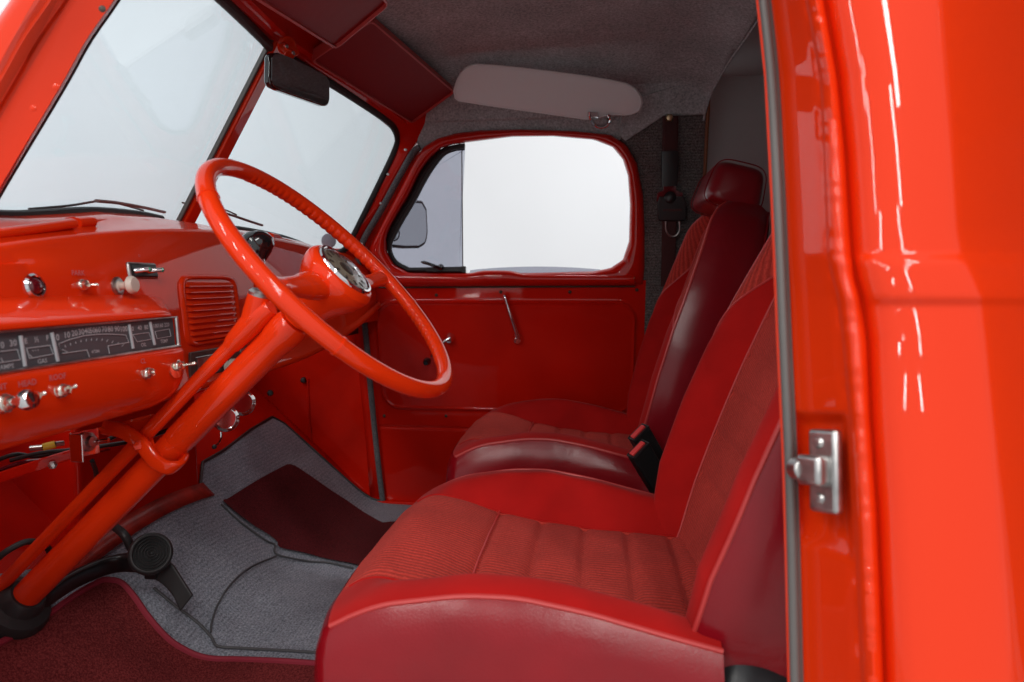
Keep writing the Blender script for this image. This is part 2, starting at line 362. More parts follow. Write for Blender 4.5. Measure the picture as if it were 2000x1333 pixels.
# driver side A pillar (mirrored position) : folded sheet strip
E0 = [(-40, 440), (0, 365), (119, 166), (168, 78), (222, 0), (270, -80), (340, -190), (418, -310)]
rows = []
for k, (sh, yy) in enumerate(((4, .80), (0, .742), (-3, .735), (-50, .726), (-92, .718), (-100, .712), (-118, .706), (-124, .707), (-140, .703), (-146, .704), (-170, .702), (-192, .71), (-196, .74))):
    rows.append(spline([Py(px + sh * (1.0 if py > -300 else 1), py - 0, yy + TUM * ((550 - py) / 1333 * yy)) for px, py in E0], 40))
obj('driver_windshield_pillar', grid(rows), M['paint'], body, solid=.006, offset=0)
obj('pillar_rubber', tube(spline([Py(px + 2, py, .785 + TUM * ((550 - py) / 1333 * .735)) for px, py in E0], 30), .006), M['rubber'], body)
for q in ((200, 18), (110, 170), (66, 212)):
    p = Py(q[0], q[1], .735)
    obj('dent_mark', lathe([(0, .0012), (.0025, .001), (.004, 0)], p * .995, (.3, -1, 0), 10), M['brown'] if q[0] == 200 else M['paint'], body)
# roof headliner
def roof(x, y):
    q = abs(y - YM) / .60
    zc = .585 - .05 * np.clip((-.25 - x) / .3, 0, 1) ** 2
    roll = np.clip((x - .19) / .13, 0, 1); zc = zc - .045 * roll ** 1.8
    return zc - .022 * q ** 2 - .055 * np.clip(q, 0, 1.05) ** 6
hl = []
for x in np.linspace(-.545, .335, 60):
    row = []
    for y in np.linspace(.80, 1.92, 50): row.append(A3(min(x, .292 + .04 * (1 - min(1, abs(y - YM) / .6) ** 2)), y, roof(x, y)))
    e = row[-1]
    for t in np.linspace(.15, 1, 8): row.append(A3(min(x, .292), 1.92 + (2.05 - TUM * .452 - 1.955) * math.sin(t * math.pi / 2) * .8 + .028 * t, e[2] - (e[2] - .452) * t))
    b0 = row[0]; row = [A3(x, .80 - .045 * math.sin(t * math.pi / 2), b0[2] - .05 * t) for t in (1, .5)] + row
    hl.append(row)
obj('headliner', grid(hl), M['liner'], body, solid=.006, offset=1)
rr = [A3(.294 + .04 * (1 - min(1, abs(y - YM) / .6) ** 2), y, roof(.335, y) - .002) for y in np.linspace(.80, 1.92, 40)] + [A3(.294, 1.955, .45), A3(.294, 1.965, .44)]
obj('headliner_piping', tube(spline(rr, 60), .003), M['liner'], body)
obj('roof_panel', grid([[A3(x, y, .66 - .05 * ((y - YM) / .7) ** 2 - .06 * max(0, -.3 - x)) for y in np.linspace(.62, 2.14, 30)] for x in np.linspace(-.6, 1.75, 40)]), M['paint2'], body, solid=.008, offset=1)
obj('roof_rail', abox(-.62, .30, .66, .745, .47, .62), M['paint2'], body, bevel=.02)
obj('roof_rail', abox(-.62, .25, 2.03, 2.08, .47, .60), M['paint2'], body, bevel=.015)
# carpeted post behind the passenger door, cargo lining behind it
bp = [ps(.118, .47, .004), ps(.30, .50, .004), ps(.30, -.80, .004), ps(.118, -.80, .004)]
obj('door_post_carpet', slab(bp, (0, 1, TUM), .02), M['carpet_dk'], body, bevel=.002)
so = spline([A3(px, py, 0) for px, py in ((822, 291), (832, 282), (854, 270), (888, 260), (936, 254), (1020, 252), (1120, 255), (1180, 261), (1212, 272))], 90)
cen_so = A3(1020, 560, 0)
obj('headliner_side', grid([[PS(*(cen_so + (p - cen_so) * k)[:2], off) for p in so] for k, off in ((.97, .016), (1.0, .008), (1.06, -.004), (1.16, -.012))]), M['liner'], body, solid=.004, offset=1)
jb = [(812, 292), (797, 306), (763, 362), (733, 416), (705, 464), (694, 490), (690, 520), (696, 570), (706, 650), (716, 760), (727, 870), (737, 1000)]
obj('door_jamb', grid([[PS(px + k, py, off) for px, py in jb] for k, off in ((-12, .02), (0, .012), (34, .03), (60, .034))]), M['paint_in'], body, solid=.004, offset=1)
pe = spline([A3(px, py, 0) for px, py in ((1200, 266), (1224, 284), (1244, 320), (1256, 380), (1259, 450), (1259, 540))], 50)
obj('door_post_edge', grid([[PS(px, py, off) for px, py in zip(np.array(pe)[:, 0] + dx, np.array(pe)[:, 1] - dy)] for dx, dy, off in ((-7, -6, .03), (0, 0, .012), (10, 8, .002), (44, 34, .003))]), M['carpet_dk'], body)
seam = [PS(1292, 228, -.012), PS(1258, 252, -.012), PS(1222, 274, -.012)]
obj('headliner_flap', slab([PS(1214, 270, -.010), PS(1222, 276, -.010), PS(1292, 230, -.010), PS(1330, 205, -.010), PS(1330, 165, -.03), PS(1210, 200, -.03)], (0, 1, TUM), .008), M['liner'], body, bevel=.003)
obj('trim_edge', tube([ps(.303, .50, -.01), ps(.303, -.7, -.01)], .005), M['wood'], body)
obj('cargo_lining', join(abox(.305, 1.75, 2.10, 2.13, -.80, .66), abox(.60, 1.75, .52, .56, -.80, .66), abox(1.72, 1.76, .56, 2.10, -.74, .66)), M['lining'], body)
obj('cargo_ceiling', abox(.30, 1.72, .60, 2.10, .592, .602), M['lining'], body)
obj('passenger_sill', abox(-.80, .36, 2.165, 2.27, -.82, -.735), M['paint_in'], body, bevel=.004)
obj('cowl_side', abox(-1.16, -.725, .585, .635, -.80, .05), M['paint2'], body, bevel=.01)
obj('cargo_floor', abox(.62, 1.72, .56, 2.10, -.74, -.68), M['lining'], body)
obj('cargo_lit_patch', abox(.42, 1.70, 2.075, 2.098, -.30, .10), M['pale'], body, bevel=.004)  # added panel: brighter light on the lining, put into a paler colour
for q in ((1353, 265), (1351, 362)):
    p = Py(q[0], q[1], 2.10); obj('screw', lathe([(0, .004), (.005, .003), (.009, .001), (.009, 0)], p, (0, -1, 0), 14), M['steel'], body)
# driver door post: folded jamb, bead and outer skin, built from horizontal sections
pyr = [-120, 0, 150, 300, 450, 500, 545, 580, 667, 817, 1000, 1117, 1333, 1450]
def col_at(tab, py): 
    a = sorted(tab); return float(np.interp(py, [t[0] for t in a], [t[1] for t in a]))
cw = [(-430, 1440), (-120, 1476), (0, 1490), (150, 1506), (400, 1519), (667, 1530), (900, 1541), (1117, 1547), (1333, 1552), (1450, 1555)]
cb = [(-430, 1515), (-120, 1555), (0, 1572), (150, 1600), (300, 1607), (450, 1613), (500, 1615), (545, 1624), (580, 1634), (667, 1644), (817, 1657), (1000, 1667), (1117, 1672), (1333, 1681), (1450, 1685)]
cg = [(-430, 1558), (-120, 1598), (0, 1614), (150, 1640), (300, 1655), (450, 1664), (500, 1668), (545, 1676), (580, 1686), (667, 1698), (817, 1704), (1000, 1717), (1117, 1722), (1333, 1731), (1450, 1735)]
cc = [(-430, 1785), (-120, 1822), (0, 1832), (300, 1855), (450, 1864), (500, 1874), (545, 1897), (580, 1910), (667, 1920), (1000, 1950), (1333, 1975), (1450, 1985)]
def sstep(x, a_, b_): t = min(1, max(0, (x - a_) / (b_ - a_))); return t * t * (3 - 2 * t)
def pock(py, t): return sstep(py, 800, 832) * (1 - sstep(py, 1000 + 45 * t, 1062 + 48 * t)) * sstep(t, .02, .18) * (1 - sstep(t, .90, .99))
rows = []
for py in np.r_[np.linspace(-430, -150, 20), np.linspace(-140, 1460, 320)]:
    a, b, g, c = [col_at(t, py) for t in (cw, cb, cg, cc)]
    zz = (550 - py) / 1333.
    belt = math.exp(-((py - 546) / 45) ** 8); rip = sum(a_ * math.sin(py * f_ + p_ + 1.7 * math.sin(py * f_ * .37)) for a_, f_, p_ in ((.0005, .061, 0), (.0004, .137, 2), (.0005, .029, 1)))
    sec = [(a - 14, .705), (a, .700), *[(a + (b - a) * t, float(np.interp(t, [0, .2, .5, .85, 1], [.700, .692, .668, .640, .630])) + .016 * pock(py, t)) for t in (.04, .10, .16, .22, .30, .40, .5, .6, .7, .8, .86, .91, .95, .98)], (b, .630), (b + 3, .626), (b * .75 + g * .25, .616), (b * .5 + g * .5, .611), (b * .28 + g * .72, .613), (g - 7, .622), (g - 3, .629), (g, .628), (g + 5, .619), (g + 12, .613), (g + 24, .6075), (g * .75 + c * .25, .6010), (g * .5 + c * .5, .5975), (g * .25 + c * .75, .5978), (c - 22, .5996), (c - 10, .6004), (c, .6012), (c + 8, .6032), (c + 20, .6078), (c + 46, .6185), (c + 110, .652), (c + 200, .705), (c + 420, .86)]
    row = []
    for k, (px, y) in enumerate(sec):
        if k >= 24: y -= .0055 * belt
        if 15 <= k <= 20: y += rip
        row.append(Py(px, py, y * (1 + TUM * zz)))
    rows.append(row)
obj('door_post', grid(rows), M['paint2'], body, sharp=80)
obj('rear_quarter_skin', abox(.62, 1.75, .50, .515, -.75, .60), M['paint2'], body)
obj('sill_panel', abox(-1.0, .62, .53, .61, -.80, -.70), M['paint2'], body, bevel=.01)
obj('weatherstrip', join(tube(spline([Py(col_at(cw, py) + 1, py, .690 * (1 + TUM * (550 - py) / 1333.)) for py in np.linspace(-140, 1460, 20)], 60), .0047, 12), tube(spline([Py(col_at(cw, py) + 11, py, .694 * (1 + TUM * (550 - py) / 1333.)) for py in np.linspace(-140, 1460, 20)], 60), .0030, 8)), M['grey_rubber'], body)
# striker pocket + striker
st = thing('door_striker', Py(1618, 915, .625), 'worn steel door striker latch screwed to the red driver door post', 'door latch')
def JY(px, py, y): return Py(px, py, y * (1 + TUM * (550 - py) / 1333.))
pk = [JY(1560, 812, .678), JY(1652, 812, .632), JY(1662, 1090, .632), JY(1562, 1040, .678)]
jn = nrm(np.cross(pk[1] - pk[0], pk[3] - pk[0])); jn = jn if jn[1] < 0 else -jn
ju = nrm(pk[3] - pk[0]); jr = nrm(np.cross(ju, jn)); jr = jr if jr[0] > 0 else -jr
pcn = JY(1622, 920, .648)
obj('backing_plate', box(pcn + jn * .006, jr * .0155, ju * .036, jn * .005), M['steel'], st, bevel=.004)
obj('latch_block', join(box(pcn + jn * .016 - jr * .004, jr * .013, ju * .013, jn * .008)), M['steel'], st, bevel=.004)
obj('latch_tongue', tube([pcn + jn * .018 - jr * .010, pcn + jn * .013 - jr * .026], .0105, 16), M['steel'], st, bevel=.002)
for s_ in (-.024, .024): obj('screw', lathe([(0, .003), (.004, .0025), (.0055, 0)], pcn + jn * .011 + ju * s_ - jr * .003, jn, 12), M['steel'], st)
# ================================================================== PASSENGER DOOR
door = thing('passenger_door', ps(-.27, -.70), 'red passenger door with a bare metal inner panel, chrome crank and open window', 'door')
O = [(716, 500), (724, 478), (751, 424), (785, 358), (812, 305), (828, 287), (854, 271), (888, 261), (936, 255), (1020, 253), (1120, 256), (1192, 263), (1224, 284), (1244, 320), (1256, 380), (1259, 450), (1259, 520), (1256, 556), (1180, 556), (1040, 552), (900, 549), (790, 549), (730, 545), (716, 525)]
I = [(756, 492), (755, 468), (760, 448), (775, 421), (799, 381), (821, 335), (840, 309), (862, 290), (884, 283), (912, 279), (1000, 268), (1080, 267), (1160, 274), (1196, 288), (1216, 312), (1226, 344), (1230, 400), (1228, 472), (1216, 508), (1192, 524), (1160, 530), (1040, 533), (900, 533), (800, 533), (770, 517)]
def ringpts(P, n=200):
    c = (985, 410); Q = resample(P, 900, True); a = [math.atan2((q[1] - c[1]) / 130, (q[0] - c[0]) / 240) for q in Q]
    idx = np.argsort(a); a = np.array(a)[idx]; X = np.array([Q[i][0] for i in idx]); Y = np.array([Q[i][1] for i in idx])
    t = np.linspace(-math.pi, math.pi, n, endpoint=False)
    return np.interp(t, a, X, period=2 * math.pi), np.interp(t, a, Y, period=2 * math.pi)
ox, oy = ringpts(O); ix, iy = ringpts(I)
rows = []
for t, off in ((0, .03), (0, .0), (.06, -.010), (.22, -.018), (.45, -.021), (.68, -.020), (.85, -.014), (.95, -.004), (1, .008), (1, .045)):
    rows.append([PS(a * (1 - t) + c * t, b * (1 - t) + d * t, off) for a, b, c, d in zip(ox, oy, ix, iy)])
obj('window_frame', grid(rows, cu=True), M['paint_door'], door, sharp=60)
# inner panel: pressed sheet with a raised field
def rr_sdf(x, z, x0, x1, z0, z1, r):
    qx, qz = abs(x - (x0 + x1) / 2) - (x1 - x0) / 2 + r, abs(z - (z0 + z1) / 2) - (z1 - z0) / 2 + r
    return math.hypot(max(qx, 0), max(qz, 0)) + min(max(qx, qz), 0) - r
c0, c1 = PS(742, 590), PS(1238, 807)
lx0, lx1, lz0, lz1 = PS(742, 690)[0], PS(1238, 690)[0], c1[2], c0[2]
bz = PS(900, 838)[2]
def dpan(x, z):
    d = rr_sdf(x, z, lx0, lx1, lz0, lz1, .055)
    o = .006 * (1 / (1 + math.exp(-d / .0016))) - .0055 * math.exp(-(d / .0042) ** 2)
    o += .004 * math.exp(-((z - bz) / .004) ** 2)
    o += .0012 * math.sin(x * 9 + 1) * math.sin(z * 11)
    return o
xs_ = np.linspace(PS(708, 700)[0] - .003, .152, 230)
def xl(z): return np.interp(z, [-.75, -.1, .02], [PS(757, 990)[0], PS(714, 600)[0], PS(708, 545)[0]])
zs = np.linspace(PS(900, 548)[2], -.735, 230)
rows = [[ps(xl(z) + (.152 - xl(z)) * u, z, dpan(xl(z) + (.152 - xl(z)) * u, z) - .004) for u in np.linspace(0, 1, 230)] for z in zs]
rows = [[p + A3(0, .03, 0) for p in rows[0]]] + rows
obj('inner_panel', grid(rows), M['paint_door'], door, sharp=70)
# window sill roll with finger notch
rows = []
for px in np.linspace(752, 1243, 120):
    e = min(1, (px - 752) / 14, (1243 - px) / 5); e = math.sqrt(max(0, 1 - (1 - max(0, e)) ** 2)) if e < 1 else 1
    bmp = 1 / (1 + math.exp(-(px - 930) / 7)) - 1 / (1 + math.exp(-(px - 1010) / 7))
    top, bot = 534 - 6.5 * bmp + (px - 752) * .006, 561 - (px - 752) * .006
    rows.append([PS(px, top + (bot - top) * t, -.010 - .019 * e * b_) for t, b_ in ((-.02, -.8), (.0, .1), (.10, .62), (.25, .9), (.45, 1), (.65, .92), (.82, .68), (.94, .3), (1.0, -.4))])
obj('window_sill', grid(rows), M['paint_door'], door, sharp=60)
obj('panel_seam', tube([PS(740, 562, -.004), PS(1240, 560, -.004)], .0022, 8), M['brown'], door)
for q in ((852, 577), (978, 571), (1113, 571), (1244, 567), (751, 673), (750, 813), (871, 813), (1243, 809), (1103, 678), (1184, 681), (1241, 731)):
    obj('screw', lathe([(0, .0025), (.003, .002), (.0052, 0), (.0052, -.002)], PS(q[0], q[1], .000), (0, -1, -TUM), 12), M['brown'], door)
hp = PS(1012, 662, .0)
h = obj('door_handle', join(lathe([(0, .022), (.010, .021), (.013, .012), (.018, .004), (.019, 0)], hp, (0, -1, -TUM), 24), tube(spline([PS(1012, 661, -.026), PS(1003, 632, -.034), PS(992, 600, -.032), PS(985, 577, -.024)], 24), np.r_[np.linspace(.0065, .005, 20), [.005, .0055, .006, .004]], 12)), M['chrome'], door)
kp_ = PS(880, 660, 0)
c = obj('window_crank', join(lathe([(0, .030), (.009, .029), (.013, .02), (.016, .006), (.018, 0)], kp_, (0, -1, -TUM), 24), tube(spline([PS(880, 660, -.03), PS(862, 672, -.036), PS(842, 697, -.040)], 16), .0045, 10)), M['chrome'], door)
obj('crank_knob', lathe([(0, .034), (.008, .033), (.012, .025), (.0125, .014), (.008, .004), (.005, 0)], PS(838, 703, -.028), (-.1, -1, -TUM), 20), M['gloss_black'], c)
# vent window
vo = [(908, 280), (883, 284), (862, 291), (841, 310), (821, 336), (799, 382), (775, 422), (760, 450), (755, 470), (757, 493), (769, 517), (790, 531), (800, 533), (906, 533)]
vi = [(908, 294), (890, 296), (872, 303), (856, 320), (836, 350), (812, 395), (790, 432), (772, 465), (766, 480), (768, 496), (778, 511), (797, 521), (806, 523), (906, 521)]
a_, b_ = spline([A3(*p, 0) for p in vo], 90), spline([A3(*p, 0) for p in vi], 90)
rows = [[PS(p[0] * (1 - t) + q[0] * t, p[1] * (1 - t) + q[1] * t, off) for p, q in zip(a_, b_)] for t, off in ((0, .03), (0, .012), (.15, .004), (.45, .001), (.55, .006), (.7, .006), (.9, .008), (1, .014), (1, .03))]
vf = obj('vent_window', grid(rows), M['rubber'], door, sharp=50)
obj('vent_glass', slab([PS(p[0], p[1], .020) for p in b_] + [PS(904, 521, .02), PS(902, 294, .02)], (0, 1, TUM), .004), M['vent'], vf, smooth=False)
obj('glass_edge', tube([PS(902, 292, .020), PS(904, 524, .020)], .0016, 8), M['grey_rubber'], vf)
obj('hinge_clip', join(box(PS(902, 286, .006), (.009, 0, 0), (0, .008, 0), (0, 0, .006)), box(PS(893, 289, .002), (.02, 0, .002), (0, .004, 0), (-.001, 0, .005))), M['black'], vf, bevel=.002)
obj('lower_rail', join(box(PS(868, 527, .004), (.056, 0, 0), (0, .007, 0), (0, 0, .007)), box(PS(906, 527, .003), (.006, 0, 0), (0, .010, 0), (0, 0, .010))), M['black'], vf, bevel=.002)
obj('vent_latch', join(tube(spline([PS(822, 512, -.022), PS(832, 514, -.024), PS(846, 519, -.024), PS(860, 524, -.016)], 20), np.r_[[.001, .003, .0045], np.full(10, .0052), np.linspace(.0052, .006, 7)], 10), lathe([(0, .016), (.006, .014), (.009, .006), (.010, 0)], PS(861, 522, -.004), (0, -1, 0), 16)), M['gloss_black'], vf)
obj('window_glass', slab([PS(918, 545, .03), PS(918, 529, .03)] + [PS(px, 521.5 + ((px - 1050) / 135) ** 2 * 7, .03) for px in np.linspace(930, 1172, 24)] + [PS(1180, 545, .03)], (0, 1, TUM), .005), M['vent'], door, smooth=False)
# outside: mirror on an arm
mr = thing('wing_mirror', Py(785, 440, 2.34), 'black framed outside wing mirror with round spot mirror, seen through the vent glass', 'mirror')
mo = [(752, 398), (790, 384), (808, 384), (815, 400), (817, 450), (814, 472), (804, 482), (780, 484), (752, 482)]
mo = [Py(x, y, 2.33) for x, y in mo]; mo = [p + A3(0, (p[0] - mo[0][0]) * 1.25, 0) for p in mo]
mn = nrm(np.cross(mo[2] - mo[0], mo[5] - mo[2])); mn = mn if mn[1] < 0 else -mn
mc = sum(mo) / len(mo)
obj('mirror_housing', slab(resample(mo, 40, True), -mn, .03), M['black'], mr, bevel=.006)
obj('mirror_glass', slab(resample([mc + (p - mc) * .88 + mn * .0015 for p in mo], 40, True), -mn, .003), M['silver'], mr, smooth=False)
sp = Py(778, 455, 2.33); sp = sp + mn * .004
obj('spot_mirror', lathe([(0, .009), (.008, .0085), (.018, .006), (.026, .0), (.028, -.001)], mc + (sp - mc) - mn * ((sp - mc) @ mn) + mn * .003, mn, 28), M['silver'], mr)
obj('spot_rim', tube([mc + (sp - mc) - mn * ((sp - mc) @ mn) + mn * .004 + .0275 * (math.cos(a) * nrm(np.cross(mn, (0, 0, 1))) + math.sin(a) * np.cross(nrm(np.cross(mn, (0, 0, 1))), mn)) for a in np.linspace(0, 2 * math.pi, 32, endpoint=False)], .0016, 6, closed=True), M['black'], mr)
obj('mirror_arm', tube([mc - mn * .02, mc + A3(-.06, -.06, -.05), A3(-.70, 2.06, .0)], .007), M['black'], mr)
# ================================================================== DASHBOARD
dash = thing('dashboard', (-.66, YM, -.18), 'red metal dashboard with long instrument strip, louvred vents and toggle switches', 'dashboard')
def ztop(y): return .094 - (.15 if y < 1.33 else .105) * (y - 1.33) ** 2
def zbot(y): return -.183 + .045 * max(0, (y - 1.3) / .5) ** 2
bb = [WR(*p) for p in ((358, 441), (420, 444), (480, 451), (550, 465), (598, 482), (620, 489), (645, 494), (664, 492))]
def wbase(y):
    t = abs(y - YM); X = [abs(p[1] - YM) for p in bb]; return A3(np.interp(t, X, [p[0] for p in bb]), y, np.interp(t, X, [p[2] for p in bb]))
rows = []
for y in np.linspace(.66, 2.045, 120):
    zt, zb = ztop(y), zbot(y); base = wbase(y) + A3(.008, 0, .004)
    pr = [(base[0] - .03, base[2] - .008), (base[0], base[2] - .004), ((base[0] - .70) / 2 + .002, (base[2] + zt) / 2 + .003), (-.708, zt + .0035), (-.703, zt + .004), (-.697, zt + .001), (-.693, zt - .006), (-.688, zt - .02), (-.678, zt * .5), (-.671, 0), (-.666, -.06), (-.662, -.12), (-.658, zb + .022), (-.652, zb + .014), (-.650, zb + .006), (-.655, zb), (-.668, zb - .001), (-.71, zb + .002)]
    rows.append([A3(x, y, z) for x, z in pr])
obj('dash_panel', grid(rows), M['paint'], dash, sharp=60)
# raised instrument housing
yc0 = .56; yA, yB, yC = Px(316, 578, -.67)[1], Px(343, 613, -.604)[1], Px(370, 740, -.593)[1]
yc1 = yB
prof = [(-.69, -.016), (-.674, -.0175), (-.668, -.019), (-.640, -.030), (-.612, -.0405), (-.606, -.0435), (-.6035, -.047), (-.604, -.0495), (-.610, -.050), (-.611, -.0515), (-.6085, -.0945), (-.604, -.0955), (-.598, -.0965), (-.594, -.0985), (-.5925, -.102), (-.593, -.125), (-.597, -.145), (-.604, -.160), (-.616, -.172), (-.628, -.178), (-.632, -.181), (-.640, -.183), (-.69, -.184)]
rows = []
yend = [np.interp(x, [-.67, -.604], [yA, yB]) if i < 9 else (yB if i < 11 else yC) for i, (x, z) in enumerate(prof)]
for y in list(np.linspace(yc0, yc1 - .03, 24)):
    rows.append([A3(x, y, z) for x, z in prof])
cen = A3(-.66, 0, -.10)
for k, t in enumerate((.25, .5, .75, .9, 1.0)):
    sc = 1 - .11 * (1 - math.sqrt(1 - (t * .9995) ** 2))
    rows.append([A3(cen[0] + (x - cen[0]) * sc, yc1 - .03 + (yend[i] - yc1 + .03) * t, cen[2] + (z - cen[2]) * sc) for i, (x, z) in enumerate(prof)])
rows.append([A3(-.70, rows[-1][i][1] + .004, rows[-1][i][2]) for i in range(len(prof))])
rows.append([A3(-.70, yc1, -.10)] * len(prof))
cl = obj('instrument_housing', grid(rows), M['paint'], dash, sharp=50)
# dial strip
gx, gt, gb = -.6075, -.0525, -.0935
fu = nrm(A3(-.6095, 0, gt) - A3(-.607, 0, gb)); fn = nrm(np.cross(A3(0, 1, 0), fu)); fn = fn if fn[0] > 0 else -fn
f0 = A3(-.6085, 0, gb); fd = fn @ f0
def PD(px, py, off=.0015): return on(px, py, fn, fd + off)
ge = PD(341, 645)[1]
obj('dial_face', slab([A3(-.607, .565, gb) - fn * .001, A3(-.607, ge, gb) - fn * .001, A3(-.6095, ge, gt) - fn * .001, A3(-.6095, .565, gt) - fn * .001], -fn, .003), M['dial'], cl, smooth=False)
obj('dial_bezel', join(tube([A3(-.603, .565, gb - .0005), A3(-.603, ge + .003, gb - .0005)], .0022, 8), tube([A3(-.6035, ge + .001, gb), A3(-.6055, ge + .001, gt)], .003, 8), tube([A3(-.6055, .565, gt + .0006), A3(-.6055, ge + .003, gt + .0006)], .0012, 8)), M['steel'], cl)
def strip(pts, wd=.0011, closed=False):
    P = [PD(*p) for p in pts] + ([PD(*pts[0])] if closed else [])
    return tube(P, wd / 2, 6)
bars = [strip(p, .0042) for p in (((40, 656), (49, 716)), ((101, 650), (113, 706)), ((252, 634), (260, 681)), ((293, 629), (302, 674)))]
lines = [strip(p, c, cl_) for p, c, cl_ in (
    ([(-20, 690), (34, 683), (40, 703), (-20, 712)], .0011, False), ([(52, 681), (98, 675), (104, 692), (58, 701)], .0011, True),
    ([(175, 698), (170, 684), (121, 691), (115, 672), (135, 664), (165, 656), (190, 653.5), (215, 653), (246, 655), (252, 669), (211, 676), (214, 691)], .0011, False),
    ([(260, 654), (291, 650), (296, 663), (268, 668)], .001, True), ([(303, 648), (331, 643), (334, 657), (307, 662)], .001, True))]
ticks = [strip([(127 + i * 10.5, 675 - 15 * math.sin(math.pi * (i + .5) / 12.5) + 1.5), (128.5 + i * 10.0, 679 - 15 * math.sin(math.pi * (i + .5) / 12.5) + 1.5)], .0007) for i in range(12)]
ndl = [strip(p, .0009) for p in (([(122, 683), (132, 688)]), ([(58, 693), (63, 699)]), ([(2, 700), (6, 707)]))]
for j in range(3): ndl.append(strip([(64 + j * 5, 684 - j * .6), (65 + j * 5, 686 - j * .6)], .0007))
obj('dial_markings', join(*bars, *lines, *ticks, *ndl), M['mark'], cl)
ru, uu = A3(0, 1, 0), fu
L = [(t, PD(x, y), ru, uu, h_) for t, x, y, h_ in (
    ('AMPS', 14, 717, .0072), ('0', 5, 675, .0095), ('30', 26, 671, .0095), ('GAS', 83, 706, .0072), ('E', 51, 667, .0085), ('\u00bd', 72, 664, .0085), ('F', 93, 661, .0085),
    ('0', 113, 660, .010), ('10', 131, 655, .010), ('20', 146, 651.5, .010), ('30', 159, 649, .010), ('40', 171, 647, .010), ('50', 181, 646, .010), ('60', 191.5, 645, .010), ('70', 204, 644, .010), ('80', 216, 643.5, .010), ('90', 229, 643, .010), ('100', 242, 643.5, .010),
    ('0', 259.5, 643, .0085), ('40', 273, 641, .0085), ('80', 286, 640, .0085), ('OIL', 281, 674, .0072), ('100', 304, 637.5, .0078), ('160', 314, 636.5, .0078), ('220', 326, 635, .0078), ('TEMP', 321, 667, .0072), ('47286', 187, 687, .0055))]
lettering(L, M['mark'], cl)
# switches; axis points out of the panel towards the rear
nl = nrm(A3(1, 0, .16))
def toggle(px, py, x, n=nl, ln=.016, washer=False, tip=(0, .15, -.05), big=1.0, name='toggle_switch', parent=None):
    p = Px(px, py, x); n = nrm(n); big *= .84; prof = [(.0098 * big, 0), (.0098 * big, .0015), (.0090 * big, .002), (.0092 * big, .006), (.0080 * big, .0075), (.0066 * big, .008), (.0066 * big, .0115), (.0045 * big, .0125), (.004 * big, .0115), (0, .0115)]
    ms = [lathe(prof, p, n, 18)]
    if washer: ms.append(lathe([(.017, 0), (.017, .0012), (.012, .003), (.006, .0035), (0, .0035)], p - n * .0012, n, 28))
    o = obj(name, join(*ms), M['nickel'], parent or dash)
    e = p + n * (.0115 + ln) + A3(*tip) * .05
    obj('lever', tube([p + n * .010, p + (e - p) * .5, p + (e - p) * .86, p + (e - p) * .96, e + n * .001], [.0014, .0016, .0024, .0026, .0012], 12), M['nickel'], o)
    return o
M['nickel'] = mat('pale_nickel', (.86, .80, .70), .22, metal=1)
toggle(155, 558, -.673, ln=.009); toggle(54, 778, -.594, ln=.006, tip=(0, .1, .05)); toggle(115, 764, -.594, ln=.007, tip=(0, .1, .05)); toggle(283, 730, -.594, ln=.002, tip=(0, 0, 0)); toggle(343, 716, -.594, ln=.016, washer=True, tip=(0, .1, 0))
pl = toggle(3, 789, -.594, ln=.004, tip=(0, 0, 0), big=1.25)
obj('knob', lathe([(.004, 0), (.0045, .012), (.0095, .014), (.011, .020), (.009, .026), (0, .028)], Px(3, 789, -.594) + nl * .010, nl, 18), M['chrome'], pl)
k = obj('pull_knob', lathe([(.009, 0), (.009, .003), (.007, .005), (.0055, .006), (.0055, .014), (.009, .017), (.0128, .021), (.0128, .0245), (.010, .028), (0, .029)], Px(228, 560, -.672), nrm(A3(1, .05, .1)), 28), M['ivory'], dash)
obj('knob_collar', lathe([(.0135, -.001), (.0135, .003), (.0115, .0045), (.0085, .0045)], Px(228, 560, -.672), nrm(A3(1, .05, .1)), 24), M['steel'], k)
il = obj('indicator_lamp', lathe([(.0155, 0), (.0155, .003), (.013, .0055), (.0115, .005), (.0115, .001)], Px(65, 560, -.672), nl, 28), M['chrome'], dash)
obj('lens', lathe([(.0115, .002), (.009, .0055), (.005, .0075), (0, .008)], Px(65, 560, -.672), nl, 24), M['redp'], il)
tw = Px(275, 530, -.676)
sw = obj('switch_block', box(tw + nl * .002, A3(0, .033, 0), A3(-.002, 0, .0125), nl * .004), M['steel'], dash, bevel=.004)
obj('switch_recess', box(tw + nl * .0045, A3(0, .0305, 0), A3(-.002, 0, .0100), nl * .0025), M['black'], sw, bevel=.003)
for dy in (-.016, .014):
    obj('lever', tube([tw + nl * .006 + A3(0, dy - .006, -.001), tw + nl * .016 + A3(0, dy, -.001), tw + nl * .020 + A3(0, dy + .006, -.001)], [.0042, .0032, .0038], 12), M['chrome'], sw)
    obj('lens', lathe([(.0038, 0), (.0038, .003), (0, .005)], tw + nl * .020 + A3(0, dy + .006, -.001), nrm(A3(1, .5, 0)), 12), M['greenp'], sw)
lettering([(t, Px(x, y, xx), (0, 1, 0), nrm(A3(-.06, 0, 1)), h_) for t, x, y, xx, h_ in (('PARK', 153, 534, -.6705, .0095), ('HEAD', 54, 749, -.5915, .009), ('ROOF', 113, 737, -.5915, .009), ('INT', 2, 757, -.5915, .009), ('CL', 280, 706, -.5915, .009), ('O', 272, 500, -.676, .006))] , M['fade'], dash)
